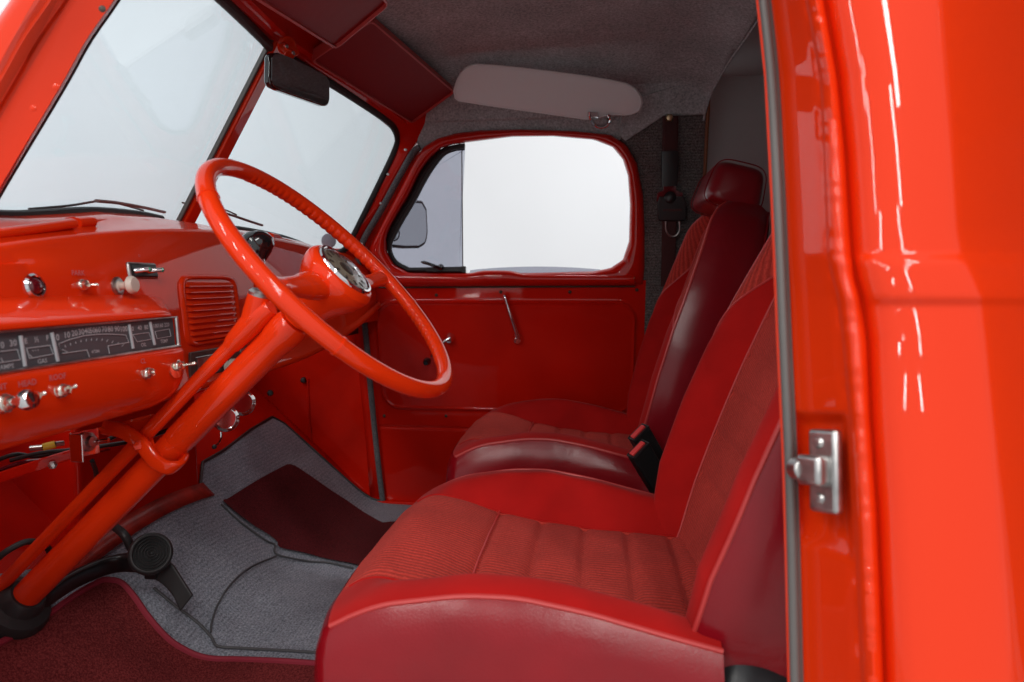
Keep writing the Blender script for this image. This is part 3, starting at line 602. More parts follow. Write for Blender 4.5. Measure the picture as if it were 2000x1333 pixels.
# louvred vents
def vent(y0, y1, parent):
    z1, z0 = .0065, -.104
    fr = []
    xf = lambda z: np.interp(z, [-.12, -.06, 0, .03], [-.662, -.666, -.671, -.6765])
    n = 72; ring = []
    for k in range(n):
        a = 2 * math.pi * k / n; ca, sa = math.cos(a), math.sin(a)
        ring.append((math.copysign(abs(ca) ** .28, ca), math.copysign(abs(sa) ** .28, sa)))
    rows = []
    for s, o in ((1.10, -.001), (1.06, .0045), (1.0, .0055), (.95, .002), (.93, -.001)):
        rows.append([A3(xf((z0 + z1) / 2 + b * (z1 - z0) / 2 * (s if True else 1)) + o, (y0 + y1) / 2 + a * (y1 - y0) / 2 * s, (z0 + z1) / 2 + b * (z1 - z0) / 2 * s) for a, b in ring])
    g = obj('vent_grille', grid(rows, cu=True), M['paint'], parent, sharp=60)
    rows = []
    for z in np.linspace(z1 - .006, z0 + .004, 150):
        u = (z1 - .006 - z) / (z1 - z0 - .010) * 10; fr_ = u - math.floor(u)
        o = .0062 * (fr_ ** 1.6) * (1 if u < 9.999 else 0)
        row = []
        for y in np.linspace(y0 + .006, y1 - .006, 40):
            e = min(1, (y - y0 - .006) / .008, (y1 - .006 - y) / .008); row.append(A3(xf(z) + .001 + o * math.sqrt(max(0, 1 - (1 - e) ** 2)), y, z))
        rows.append(row)
    obj('louvre_panel', grid(rows), M['paint'], g, sharp=50)
vent(Px(362, 610, -.665)[1], Px(464, 610, -.665)[1], dash)
vent(Px(508, 610, -.665)[1], Px(590, 610, -.665)[1], dash)
obj('bead', tube([A3(-.664, Px(604, 700, -.66)[1], .0), A3(-.658, Px(604, 700, -.66)[1], -.13)], .004), M['paint'], dash)
# radio plate
q0, q1 = Px(368, 720, -.659), Px(478, 700, -.659)
yy0, yy1 = q0[1], q1[1]
rp = obj('radio_plate', box(A3(-.657, (yy0 + yy1) / 2, -.1385), (0, (yy1 - yy0) / 2, 0), (.0013, 0, .0225), (.0025, 0, 0)), M['plate'], dash, bevel=.0015)
obj('radio_knob', lathe([(.010, 0), (.010, .006), (.014, .009), (.0145, .02), (.012, .024), (0, .025)], Px(443, 716, -.652), (1, 0, 0), 22), M['ivory'], rp)
obj('radio_trim', join(box(A3(-.6535, yy0 + .045, -.1380), (0, .028, 0), (0, 0, .010), (.0009, 0, 0)), tube([A3(-.653, yy0 + .012, -.126), A3(-.653, yy1 - .05, -.126)], .0008, 6), tube([A3(-.653, yy0 + .012, -.1495), A3(-.653, yy1 - .05, -.1495)], .0008, 6), lathe([(.012, 0), (.012, .0015), (.010, .0015)], A3(-.6545, yy1 - .012, -.133), (1, 0, 0), 20)), M['steel'], rp)
# defroster ducts on the dash top
def duct(pts, r, n=40, sq=(1, .55, .8)): return tube(spline(pts, n), r, 14, sq=sq)
obj('defroster_duct', duct([Px(px, py, -.722) for px, py in ((-40, 462), (0, 456), (60, 448), (110, 441), (138, 437))], .0125), M['paint'], dash)
obj('defroster_duct', join(duct([Px(142, 436, -.735), Px(166, 434, -.735), Px(172, 434, -.735)], .015, 10), duct([Px(168, 434, -.74), Px(220, 431, -.75), Px(284, 433, -.75)], .007, 20)), M['paint'], dash)
obj('defroster_duct', join(duct([Px(522, 462, -.735), Px(534, 464, -.735), Px(541, 470, -.735)], .016, 10), duct([Px(544, 466, -.735), Px(570, 473, -.735), Px(592, 480, -.735)], .006, 20)), M['paint'], dash)
obj('dash_shade_box', abox(-.80, -.72, .70, 2.03, -.16, .0), M['black'], dash)  # added black box standing in for the shade under the dash
# wipers outside
wo = inn
def wiper(pb, pa, lab):
    t = thing('windshield_wiper', pb[0], lab, 'wiper', 'windshield wipers outside the split glass')
    obj('wiper_blade', tube(spline(pb, 20), .005, 8, sq=(1, .6, 1)), M['grey_rubber'], t)
    obj('wiper_arm', tube(spline(pa, 16), .0020, 8), M['plate'], t); return t
onL = lambda px, py, off: on(px, py, nR * [1, -1, 1], mir(Wc0) @ (nR * [1, -1, 1])) - inn * [1, -1, 1] * off
wiper([WR(x, y) - inn * .025 for x, y in ((444, 424), (474, 433), (504, 443), (526, 450))], [WR(x, y) - inn * .04 for x, y in ((382, 414), (426, 422), (461, 426), (486, 436))], 'thin grey wiper lying behind the steering wheel rim outside the far windshield pane')
wiper([onL(x, y, .025) for x, y in ((216, 408), (254, 411), (304, 419), (342, 427))], [onL(x, y, .04) for x, y in ((106, 436), (181, 427), (240, 416), (274, 421), (316, 432))], 'grey wiper blade resting along the base of the near windshield pane')
# ================================================================== STEERING
WC = A3(-.36661, .95112, .00524); a1, a2 = R(43.418), R(-1.151)
wn = A3(math.cos(a1) * math.cos(a2), math.sin(a2), math.sin(a1) * math.cos(a2))
wa = nrm(np.cross(wn, (0, 1, 0))); wb = np.cross(wn, wa)      # wa: down-rear / up-front, wb: across
if wa[2] < 0: wa = -wa
wy = nrm(A3(0, 1, 0) - wn * wn[1])
sw_ = thing('steering_wheel', WC, 'large thin rimmed orange red steering wheel with two spokes and chrome ringed cream horn button', 'steering wheel')
RW = .215; nr = 720; mr_ = 20; rows = []
for k in range(nr):
    a = 2 * math.pi * k / nr; rad = math.cos(a) * wy + math.sin(a) * wa; c_ = WC + RW * rad; row = []
    grip = 1 if (-1.05 < ((a + math.pi) % (2 * math.pi) - math.pi) < 1.45 and abs(((a + math.pi) % (2 * math.pi) - math.pi) + .12) > .16) else 0
    for j in range(mr_):
        b = 2 * math.pi * j / mr_; r_ = .0121
        dirv = math.cos(b) * rad + math.sin(b) * wn
        inner = max(0, -math.cos(b) * .80 - math.sin(b) * .6)
        if grip: r_ += .0022 * inner * (abs(math.sin(a * 52)) ** .6 - .55)
        row.append(c_ + r_ * dirv)
    rows.append(row)
obj('rim', grid(rows, cu=True, cv=True), M['paint'], sw_, sharp=70)
for a in (2.48, -2.62, .32 * -1):
    rad = math.cos(a) * wy + math.sin(a) * wa; tg = nrm(np.cross(wn, rad))
    obj('rim_joint', tube([WC + RW * rad - tg * .0015, WC + RW * rad + tg * .0015], .0131, 20), M['paint'], sw_)
hub = [(.0, -.095), (.024, -.095), (.026, -.070), (.033, -.048), (.047, -.027), (.056, -.008), (.0575, .006), (.052, .014), (.048, .016), (.046, .014), (0, .012)]
obj('hub', lathe(hub, WC, wn, 48), M['paint'], sw_, sub=1)
def spoke(s, rib):
    ts = np.linspace(.03, RW - .004, 46); P, rr_ = [], []
    for t in ts:
        u = (t - .03) / (RW - .034); P.append(WC + s * wy * t + wn * (-.012 - .006 * math.sin(u * math.pi) + .010 * u * u))
        r = .027 - .0135 * min(1, u * 1.5) ** .9 + .0035 * max(0, u - .75) * 4 * .5
        if rib: r += .0016 * sum(math.exp(-((t - c_) / .0022) ** 2) for c_ in (.062, .070, .078, .086))
        rr_.append(r)
    return tube(P, rr_, 20, sq=(.92, .62, .9), up=wa)
obj('spoke', spoke(-1, True), M['paint'], sw_, sharp=70); obj('spoke', spoke(1, True), M['paint'], sw_, sharp=70)
hb = obj('horn_button', lathe([(.0405, .0155), (.0395, .0165), (.03, .018), (0, .019)], WC, wn, 48), M['cream'], sw_)
obj('chrome_ring', lathe([(.0475, .012), (.0475, .0165), (.0455, .0195), (.0425, .020), (.0400, .018), (.0395, .0155)], WC, wn, 48), M['chrome'], hb)
obj('dial_emblem', join(*[box(WC + wn * .0188 + (math.cos(a) * wy + math.sin(a) * wa) * .031, (math.cos(a) * wy + math.sin(a) * wa) * .004, nrm(np.cross(wn, math.cos(a) * wy + math.sin(a) * wa)) * .0016, wn * .0004) for a in np.linspace(0, 2 * math.pi, 12, endpoint=False)], lathe([(.013, .0188), (.012, .0196), (0, .0198)], WC, wn, 24)), M['brown'], hb)
obj('lens', lathe([(.040, .0185), (.032, .0235), (.018, .027), (0, .028)], WC, wn, 40), M['dglass'], hb)
sc_ = thing('steering_column', WC - wn * .80, 'thick orange red steering column with parallel shift tube running down to the floor', 'steering column')
ax = lambda s, u=0, y=0: WC + wn * s + wa * u + wy * y
def cyl(s0, s1, r, u=0, y=0, n=24): return tube([ax(s0, u, y), ax(s1, u, y)], r, n)
obj('column_tube', join(cyl(-.80, -.40, .0228), cyl(-.40, -.115, .0220)), M['paint'], sc_)
obj('column_head', lathe([(.0222, -.36), (.0232, -.357), (.0236, -.20), (.0240, -.14), (.0265, -.125), (.0275, -.105), (.024, -.094)], WC, wn, 32), M['paint'], sc_)
# shift tube: its line is taken from the photograph in the plane of the column
def SC(px, py, dy=-.012): return on(px, py, wy, wy @ ax(0) + dy)
t0, t1, t2 = SC(-25, 1172), SC(296, 838), SC(462, 665)
obj('shift_tube', tube([t0, t1, t2, SC(470, 656)], .0108, 20), M['paint'], sc_)
hs = obj('shift_housing', join(tube([SC(452, 677), SC(458, 668), SC(490, 634), SC(512, 612), SC(530, 600)], [.0125, .0145, .0175, .016, .012], 20), tube([SC(486, 640), SC(497, 610), SC(506, 578)], [.014, .0165, .0160], 20)), M['paint'], sc_, sharp=60)
obj('housing_cap', lathe([(.0155, -.004), (.0158, .002), (.012, .006), (0, .007)], SC(507, 575), nrm(SC(507, 575) - SC(497, 610)), 20), M['steel'], hs)
kn = Py(508, 494, 1.03)
gl = obj('gear_lever', tube(spline([SC(510, 590, 0), Py(514, 548, 1.0), Py(511, 512, 1.025), Py(508, 498, 1.03)], 20), .0055, 12), M['chrome'], sc_)
obj('gear_knob', lathe([(.010, -.004), (.0125, .0), (.0215, .013), (.0265, .025), (.0245, .036), (.016, .044), (0, .047)], kn + A3(-.004, 0, -.012), nrm(A3(-.05, .05, 1)), 32), M['gloss_black'], gl)
# clamp bracket to dash
cb0 = ax(-.385)
brk = obj('column_bracket', tube([SC(283, 862, 0) + wy * y * 0 for y in (0,)] + [SC(283, 863, 0), SC(300, 890, -.022), SC(322, 906, -.030), SC(345, 908, -.024), SC(357, 900, .0)], .0085, 12), M['paint'], sc_) if False else None
path = spline([SC(205, 835, -.005), SC(240, 842, -.022), SC(275, 866, -.032), SC(300, 898, -.034), SC(325, 913, -.033), SC(346, 911, -.024), SC(357, 898, -.002), SC(352, 884, .02)], 40)
obj('column_bracket', tube(path, .010, 12, sq=(1.15, .55, .6), up=nrm(wn)), M['paint'], sc_, sharp=60)
obj('bracket_plate', slab([SC(190, 836, -.012), SC(232, 826, -.010), SC(300, 808, .015), SC(310, 812, .02), SC(288, 835, .0), SC(298, 862, -.01), SC(312, 880, -.02), SC(322, 905, -.03), SC(300, 894, -.032), SC(262, 855, -.026), SC(225, 843, -.02)], nrm(np.cross(wy, wn)), .006), M['paint'], sc_, bevel=.002)
obj('bolt', lathe([(0, .009), (.006, .008), (.0075, .003), (.0075, 0)], SC(270, 872, -.034), (.5, -.8, .3), 6), M['paint'], sc_, smooth=False)
obj('column_boot', lathe([(.055, -.02), (.055, .0), (.050, .010), (.036, .016), (.030, .03), (.027, .034)], ax(-.775), wn, 32), M['rubber'], sc_)
# ================================================================== FLOOR COVERINGS
xm = sorted([(.58, -1.02), (.95, -1.0), (1.10, -.965), (1.21, -.962), (1.35, -.951), (1.532, -.954), (1.636, -1.008), (1.755, -1.013), (1.93, -1.03), (2.09, -1.038), (2.118, -1.01), (2.135, -.93), (2.16, -.78), (2.175, -.70)])
def xmin(y): return float(np.interp(y, [t[0] for t in xm], [t[1] for t in xm]))
cp = thing('grey_carpet', (-.5, YM, -.75), 'grey ribbed carpet moulded over the truck floor and tunnel with dark bound edges', 'carpet')
rows = []
for y in np.r_[np.linspace(.60, 2.05, 100), np.linspace(2.055, 2.178, 40)]:
    x0 = xmin(y); rows.append([A3(x, y, zf(x, y) + .004 + .0015 * math.sin(x * 31 + y * 17) * math.sin(y * 23)) for x in np.linspace(x0, .45, 110)])
obj('carpet_pile', grid(rows), M['carpet'], cp)
edge = [A3(xmin(y), y, zf(xmin(y), y) + .006) for y in np.r_[np.linspace(1.12, 2.08, 90), np.linspace(2.085, 2.176, 24)]]
obj('edge_binding', tube(edge, .004, 8), M['rubber'], cp)
def seamline(pts, r=.0027, n=60): return tube(spline([Pf(x, y, .008) for x, y in pts], n), r, 8)
obj('seam_binding', join(seamline([(300, 1148), (345, 1185), (385, 1215), (412, 1243), (425, 1262), (470, 1266), (560, 1271), (660, 1277)]), seamline([(412, 1235), (414, 1215), (426, 1180), (452, 1140), (490, 1108), (540, 1086)], .0021), seamline([(432, 985), (470, 1020), (520, 1056), (537, 1064), (541, 1083), (600, 1096), (640, 1099), (690, 1110)], .0025)), mat('dark_grey_binding', (.07, .07, .075), .6), cp)
def matshape(out, lab, name, n=70):
    t = thing(name, Pf(*out[0]), lab, 'floor mat', None)
    return t
# passenger mat : edge curve in floor coordinates
pm = [Pf(x, y) for x, y in ((437, 985), (500, 948), (556, 917), (566, 915), (580, 919), (640, 960), (700, 1000), (748, 1028))]
pm2 = [Pf(x, y) for x, y in ((437, 988), (470, 1016), (524, 1052), (543, 1068), (548, 1078), (610, 1092), (672, 1106), (700, 1112))]
t = thing('passenger_mat', Pf(600, 1040), 'maroon mat with shade put into its colour in the shadowed passenger footwell beyond the tunnel', 'floor mat')
up_, lo2 = spline(pm, 50), spline(pm2, 50)
rows = []
for u in np.linspace(0, 1, 40):
    row = []
    for p, q in zip(up_, lo2):
        s = p * (1 - u) + q * u; row.append(A3(s[0], s[1], zf(s[0], s[1]) + .012))
    a = row[-1]; dirx = nrm(row[-1] - row[-8])
    ext = [A3(a[0] + k * .04, a[1] + (.02 * k if u < .5 else -.0 * k) * (1 - 2 * u), 0) for k in range(1, 10)]
    row += [A3(e[0], e[1], zf(e[0], e[1]) + .012) for e in ext]
    rows.append(row)
obj('mat_pile', grid(rows), M['matting_shade'], t)
# driver mat
dm = [(-160, 1345), (-60, 1302), (0, 1272), (70, 1232), (150, 1175), (192, 1150), (215, 1146), (238, 1152), (262, 1178), (290, 1218), (330, 1262), (370, 1287), (410, 1299), (470, 1301), (560, 1305), (660, 1312), (760, 1318)]
t = thing('driver_mat', Pf(250, 1290), 'maroon driver floor mat with a curved red bound edge below the pedals', 'floor mat')
ed = spline([Pf(x, y) for x, y in dm], 140); rows = []
for p in ed:
    row = []
    for u in np.linspace(0, 1, 40):
        x = p[0] + (.30 if p[0] < -.3 else .0) * u * 0; y = p[1] + (.60 - p[1]) * u; xx = p[0] + u * .12
        row.append(A3(xx, y, zf(xx, y) + .013))
    rows.append(row)
obj('mat_pile', grid(rows), M['matting'], t)
obj('mat_binding', tube([A3(p[0], p[1], zf(p[0], p[1]) + .013) for p in ed], .0058, 8), mat('maroon_binding', (.26, .012, .030), .7), t)
# ================================================================== PEDALS
def board(px, py, off): p = Pf(px, py); return p
pn = nrm(A3(.62, -.62, .42))
pc = Py(294, 1082, 1.13)
pd = thing('brake_pedal', pc, 'round black rubber pedal with concentric ridges on a curved black arm', 'pedal')
prof = [(0, .010)] + [(r, .010 + .0018 * math.sin(r * 1250)) for r in np.linspace(.002, .031, 60)] + [(.034, .011), (.037, .008), (.038, .002), (.037, -.006), (.032, -.010), (0, -.010)]
obj('pedal_pad', lathe(prof, pc, pn, 48), M['rubber'], pd, sharp=80)
obj('pedal_arm', tube(spline([Py(278, 1100, 1.145), Py(235, 1100, 1.15), Py(190, 1112, 1.12), Py(140, 1135, 1.06), Py(95, 1165, 1.0), Py(50, 1200, .97)], 40), .0175, 14, sq=(1.05, .45, .55), up=(.3, -.2, 1)), M['black'], pd, sharp=60)
ap = thing('accelerator_pedal', Py(345, 1165, 1.10), 'curved black pedal lever behind the round pedal, resting on grey carpet', 'pedal')
e1 = spline([Py(290, 1085, 1.17), Py(332, 1098, 1.165), Py(360, 1136, 1.16), Py(377, 1163, 1.155)], 24); e2 = spline([Py(270, 1120, 1.16), Py(308, 1134, 1.155), Py(336, 1160, 1.15), Py(353, 1194, 1.145)], 24)
obj('pedal_plate', grid([[p * (1 - t) + q * t for t in np.linspace(0, 1, 8)] for p, q in zip(e1, e2)]), M['rubber'], ap, solid=.007, bevel=.002, sharp=60)
obj('pivot_bracket', box(Py(300, 1118, 1.16), (.012, 0, .0), (0, .012, 0), (0, 0, .010)), M['black'], ap, bevel=.003)
hz = thing('heater_hose', Py(235, 1030, 1.18), 'black rubber hose curving down behind the round pedal', 'hose')
obj('hose', tube(spline([Py(208, 1022, 1.2), Py(228, 1032, 1.19), Py(245, 1048, 1.17), Py(257, 1072, 1.17)], 20), .008), M['rubber'], hz)
hz = thing('cable', Py(30, 1075, .95), 'black cable looping beside the base of the steering column', 'cable')
obj('cable', tube(spline([Py(-20, 1105, .93), Py(15, 1076, .94), Py(55, 1058, .96), Py(88, 1066, .98), Py(100, 1082, 1.0)], 30), .005), M['rubber'], hz)
# ================================================================== UNDER THE DASH
def gauge(px, py, y, r, lab):
    c_ = Py(px, py, y); n = nrm(A3(.68, -.72, .12)); t = thing('auxiliary_gauge', c_, lab, 'gauge', 'round gauges under the dashboard')
    obj('gauge_can', lathe([(0, -.05), (r * .9, -.05), (r * .9, 0)], c_, n, 28), M['black'], t)
    obj('bezel', lathe([(r * .92, -.002), (r * 1.08, .002), (r * 1.12, .008), (r * 1.02, .013), (r * .86, .011), (r * .82, .006)], c_, n, 32), M['chrome'], t)
    f = obj('gauge_face', lathe([(r * .9, .004), (0, .0042)], c_, n, 28), M['dial'], t)
    u = nrm(np.cross(n, (0, 0, 1))); v_ = np.cross(u, n)
    obj('gauge_marks', join(*[box(c_ + n * .0048 + (math.cos(a) * u + math.sin(a) * v_) * r * .68, (math.cos(a) * u + math.sin(a) * v_) * r * .09, nrm(np.cross(n, math.cos(a) * u + math.sin(a) * v_)) * r * .03, n * .0003) for a in np.linspace(-.5, 3.6, 11)]), M['mark'], f)
    obj('gauge_needle', box(c_ + n * .0055 - u * r * .15 + v_ * r * .2, nrm(A3(*(v_ - u * .7))) * r * .45, nrm(np.cross(n, v_ - u * .7)) * r * .05, n * .0003), M['redbtn'], f)
gauge(440, 818, 1.28, .0235, 'chrome ringed gauge under the dash, partly behind the column, the lower and nearer of two')
gauge(473, 787, 1.36, .0245, 'chrome ringed gauge under the dash, the upper and farther of two')
lv = thing('choke_lever', Py(430, 860, 1.35), 'thin bent chrome rod with black tip hanging below the gauges', 'lever')
obj('rod', tube(spline([Py(432, 845, 1.33), Py(432, 856, 1.32), Py(427, 866, 1.30), Py(421, 871, 1.29)], 16), .0022, 8), M['chrome'], lv)
obj('tip', lathe([(0, .006), (.004, .004), (.005, 0), (.003, -.005), (0, -.006)], Py(419, 873, 1.29), (0, -1, 0), 12), M['black'], lv)
tb = thing('bracket_switch', Py(160, 862, .88), 'chrome toggle switch on a bright metal bracket hanging under the dash', 'switch')
bq = Py(166, 866, .885)
obj('bracket', join(box(bq, A3(.0, .020, .0) + A3(.006, 0, 0), (0, 0, .019), (.0012, 0, 0)), box(bq + A3(.004, -.021, -.002), (.010, 0, .0), (0, .0012, 0), (0, 0, .020))), M['chrome'], tb, bevel=.001)
obj('switch_body', lathe([(.014, 0), (.014, .004), (.009, .006), (.008, .012), (.0045, .013), (0, .013)], bq + A3(.003, 0, .002), nrm(A3(1, -.1, .1)), 20), M['steel'], tb)
obj('lever', tube([bq + A3(.014, 0, .003), bq + A3(.028, .003, .004), bq + A3(.034, .004, .005)], [.0018, .0026, .0028], 10), M['chrome'], tb)
wr = thing('wiring', Py(90, 872, .90), 'wires with a yellow connector sagging beneath the dashboard edge', 'wiring')
obj('connector', tube([Py(84, 874, .91), Py(108, 868, .92)], .0055, 10), M['yellow'], wr)
obj('terminal', join(tube([Py(108, 868, .92), Py(124, 866, .93)], .004, 10), tube([Py(60, 876, .905), Py(84, 874, .91)], .004, 10)), M['steel'], wr)
for q, m_ in ((((-20, 905), (30, 888), (70, 892), (130, 880), (190, 868), (230, 850)), 'black'), (((-20, 925), (40, 905), (100, 898), (150, 890), (215, 876)), 'redp'), (((20, 900), (80, 885), (150, 878), (260, 862), (330, 840)), 'black'), (((180, 900), (188, 925), (186, 950)), 'black')):
    obj('wire', tube(spline([Py(x, y, .93 + .02 * i) for i, (x, y) in enumerate(q)], 30), .0035, 8), M[m_], wr)
sr = thing('brace_rod', Py(60, 918, .92), 'red flat brace with small bolt fixed below the dashboard', 'brace')
obj('brace', tube([Py(-30, 944, .90), Py(40, 920, .91), Py(110, 897, .93), Py(215, 865, 1.0)], .008, 10, sq=(1, .45, .6), up=(0, 0, 1)), M['paint_in'], sr)
obj('bolt', lathe([(0, .008), (.005, .007), (.006, .002), (.006, 0)], Py(104, 908, .918), (.4, -1, 0), 6), M['steel'], sr, smooth=False)
# ================================================================== SEATS (built once around the origin, then copied)
SY = .97
def make_seat():
    st = bpy.data.objects.new('bucket_seat', None); COL.objects.link(st); st.location = (-.07, SY, -.75 + Z0)
    OX, OZ = -.07, -.75
    def loc(x, v, z): return A3(x - OX, v, z - OZ)
    HW = .255
    XP = [-.315, -.297, -.236, -.142, -.08, -.002, .08, .134, .18]; ZP = [-.397, -.390, -.362, -.346, -.345, -.358, -.378, -.39, -.40]
    XC = [-.315, -.275, -.207, -.165, -.09, -.016, .061, .18]; ZC = [-.385, -.364, -.376, -.393, -.405, -.414, -.418, -.425]
    def sm(x, X, Z): 
        return float(np.mean([np.interp(x + d, X, Z) for d in np.linspace(-.02, .02, 9)]))
    zp = lambda x: sm(x, XP, ZP); zc = lambda x: sm(x, XC, ZC)
    def xf(v): return -.312 + .016 * (abs(v) / HW) ** 6 - .006 * (1 - (v / HW) ** 2)
    SEAM = .168; XR = .140
    def H(x, v):
        t = abs(v); c = zc(x); p = zp(x); d = x - xf(v)
        if t < SEAM:
            z = c + .006 * (1 - (t / SEAM) ** 2) + .004 * (1 - math.exp(-((SEAM - t) / .012) ** 2)) - .004
            if x > -.17:
                ks = (-.155, -.083, -.012, .059, .13)
                z -= sum(.0075 * math.exp(-(abs(x - k) / .0065) ** 1.5) for k in ks)
        else:
            w_ = (t - SEAM) / (HW - SEAM); crest = p + .008
            if w_ < .55: z = c - .004 + (crest - c + .004) * math.sin(math.pi / 2 * w_ / .55) ** 1.25
            else: z = crest - .008 * ((w_ - .55) / .45) ** 2.2
        ze = zp(-.298) - .002; e = min(1, max(0, d / .045)); g = math.sqrt(max(0, 1 - (1 - e) ** 2)) if t < SEAM else math.sqrt(max(0, 1 - (1 - min(1, d / .03)) ** 2))
        z = ze + (z - ze) * g
        z += .0012 * math.sin(v * 47 + x * 21) * math.sin(x * 39 - v * 13)
        return z
    nu = 120
    us = np.r_[np.linspace(0, .06, 14) ** 1.0, np.linspace(.07, 1, nu - 14)]
    def patch(vs, xr=XR): return grid([[loc(xf(v) + (xr - xf(v)) * u, v, H(xf(v) + (xr - xf(v)) * u, v)) for v in vs] for u in us])
    obj('seat_insert', patch(np.linspace(-SEAM, SEAM, 70), XR + .045), M['fabric'], st, local=True, sharp=80)
    for s in (-1, 1):
        obj('seat_bolster', patch(s * np.linspace(SEAM, HW, 26)), M['velour'], st, local=True, sharp=80)
        obj('seat_piping', tube([loc(x, s * HW, zp(x) if x > xf(HW) + .02 else H(x, HW)) for x in np.linspace(xf(HW) + .002, XR, 60)], .0032, 8), M['pipe'], st, local=True)
        obj('insert_seam', tube([loc(x, s * SEAM, H(x, SEAM) + .0005) for x in np.linspace(xf(SEAM) + .012, XR, 60)], .0022, 8), M['velour'], st, local=True)
    obj('insert_seam', tube([loc(-.158, v, H(-.158, v) + .0012) for v in np.linspace(-SEAM, SEAM, 30)], .0017, 6), M['pipe'], st, local=True)
    # vinyl skirt round both sides and the front
    per = [loc(x, -HW, zp(x)) for x in np.linspace(XR, -.255, 50)]
    fr = [loc(xf(v), v, H(xf(v), v)) for v in np.linspace(-HW, HW, 60)]
    top = per + [loc(x, -HW, H(x, HW)) for x in np.linspace(-.26, xf(HW) + .003, 6)] + fr + [loc(x, HW, H(x, HW)) for x in np.linspace(xf(HW) + .003, -.26, 6)] + [loc(x, HW, zp(x)) for x in np.linspace(-.255, XR, 50)]
    cen_ = loc(-.07, 0, 0); rows = []
    for u, bul in ((0, .0), (.05, .007), (.2, .015), (.4, .018), (.6, .014), (.8, .004), (.95, -.012), (1, -.03)):
        row = []
        for i, p in enumerate(top):
            xx, vv = p[0] + OX, p[1]; o = A3(0, math.copysign(1, vv), 0) if abs(vv) > HW - .004 else nrm(A3(-1, vv * .5, 0))
            zb = loc(0, 0, -.555 - .02 * math.cos(xx * 6))[2]
            q = p + o * (bul + .003 * math.sin(xx * 40 + u * 9) * u * (1 - u) * 3 * max(0, xx * 6)); q[2] = p[2] + (zb - p[2]) * u
            row.append(q)
        rows.append(row)
    obj('seat_side', grid(rows), M['vinyl'], st, local=True, sharp=70)
    obj('seat_base', join(abox(-.24 - OX, .16 - OX, -.20, .20, -.61 - OZ, -.52 - OZ)), M['black'], st, local=True, bevel=.01)
    for s in (-1, 1): obj('seat_rail', abox(-.26 - OX, .18 - OX, s * .16 - .02, s * .16 + .02, 0.0, .16), M['black'], st, local=True, bevel=.004)
    # backrest
    rc = R(14.5); a = A3(math.sin(rc), 0, math.cos(rc)); f = A3(-math.cos(rc), 0, math.sin(rc)); P0 = A3(.180 - OX, 0, -.423 - OZ); LB = .615
    HWK, WK = [-.02, .05, .15, .28, .40, .50, .56, .60, .625], [.225, .245, .258, .258, .242, .212, .185, .150, .10]
    def hw(h): return float(np.mean([np.interp(h + d, HWK, WK) for d in np.linspace(-.025, .025, 9)]))
    QB = .72
    def depth(h, q):            # q = |v| / half width
        k = np.interp(h, [0, .08, .2, .30, .40, .48, .54, .615], [.6, .95, 1, .9, .62, .40, .25, .1])
        if q < QB: dd = .026 + .012 * (q / QB) ** 2 * k
        else:
            u = (q - QB) / (1 - QB); base = .046 * 1 + 0; crest = .054 + .044 * k; ed = .056 + .032 * k
            dd = (.026 + .012 * k) + (crest - (.026 + .012 * k)) * math.sin(math.pi / 2 * min(1, u / .6)) ** .9 if u < .6 else crest - (crest - ed) * ((u - .6) / .4) ** 2.0
        if q < QB and h < .40:
            for kk in (.10, .17, .24, .31, .38): dd -= .004 * math.exp(-(abs(h - kk) / .006) ** 1.5)
        t = max(0, (h - .54) / .075); return dd - .030 * t ** 2.5
    def bp(h, v, d): return P0 + a * h + f * d + A3(0, v, 0)
    hs_ = np.r_[np.linspace(-.02, .60, 110), np.linspace(.603, LB, 8)]
    def bpatch(qs, h0, h1): return grid([[bp(h, q * hw(h), depth(h, abs(q))) for q in qs] for h in hs_ if h0 - 1e-6 <= h <= h1 + 1e-6])
    hcut = hs_[np.argmin(abs(hs_ - .43))]
    def hc_(q): return .47 - .16 * ((abs(q) - QB) / (1 - QB)) ** .8
    def bpatch2(qs, lower):
        rows = []
        for u in np.linspace(0, 1, 90):
            row = []
            for q in qs:
                h = -.02 + (hc_(q) + .02) * u if lower else hc_(q) + (LB - hc_(q)) * u
                row.append(bp(h, q * hw(h), depth(h, abs(q))))
            rows.append(row)
        return grid(rows)
    obj('backrest_insert', bpatch(np.linspace(-QB, QB, 50), -.02, LB), M['fabric'], st, local=True, sharp=80)
    for s in (-1, 1):
        obj('backrest_bolster', bpatch2(s * np.linspace(QB, 1, 30), True), M['velour'], st, local=True, sharp=80)
        obj('backrest_shoulder', bpatch2(s * np.linspace(QB, 1, 30), False), M['fabric'], st, local=True, sharp=80)
        obj('backrest_seam', tube([bp(hc_(q), s * q * hw(hc_(q)), depth(hc_(q), q) + .0003) for q in np.linspace(QB, 1, 20)], .002, 6), M['pipe'], st, local=True)
        obj('backrest_seam', tube([bp(h, s * QB * hw(h), depth(h, QB) + .0003) for h in hs_], .002, 6), M['pipe'], st, local=True)
    edge_ = [(h, -1) for h in hs_] + [(LB, q) for q in np.linspace(-.9, .9, 20)] + [(h, 1) for h in hs_[::-1]]
    E_ = [bp(h, q * hw(h), depth(h, abs(q))) for h, q in edge_]
    obj('backrest_piping', tube(E_, .0030, 8), M['pipe'], st, local=True)
    rows = []
    for u, d_, ins in ((0, None, 0), (.08, .080, -.004), (.3, .040, -.007), (.6, -.018, -.006), (.85, -.055, .004), (1, -.068, .022)):
        row = []
        for (h, q), e in zip(edge_, E_):
            if d_ is None: row.append(e); continue
            w_ = hw(h); hh = h - (ins if h > .5 else 0) * (h - .5) / .11; row.append(bp(hh, q * (w_ - ins * (1 if abs(q) > .95 else 0)), d_ - (.088 - depth(h, abs(q))) * (1 - u)))
        rows.append(row)
    obj('backrest_shell', grid(rows), M['vinyl_dk'], st, local=True, sharp=70)
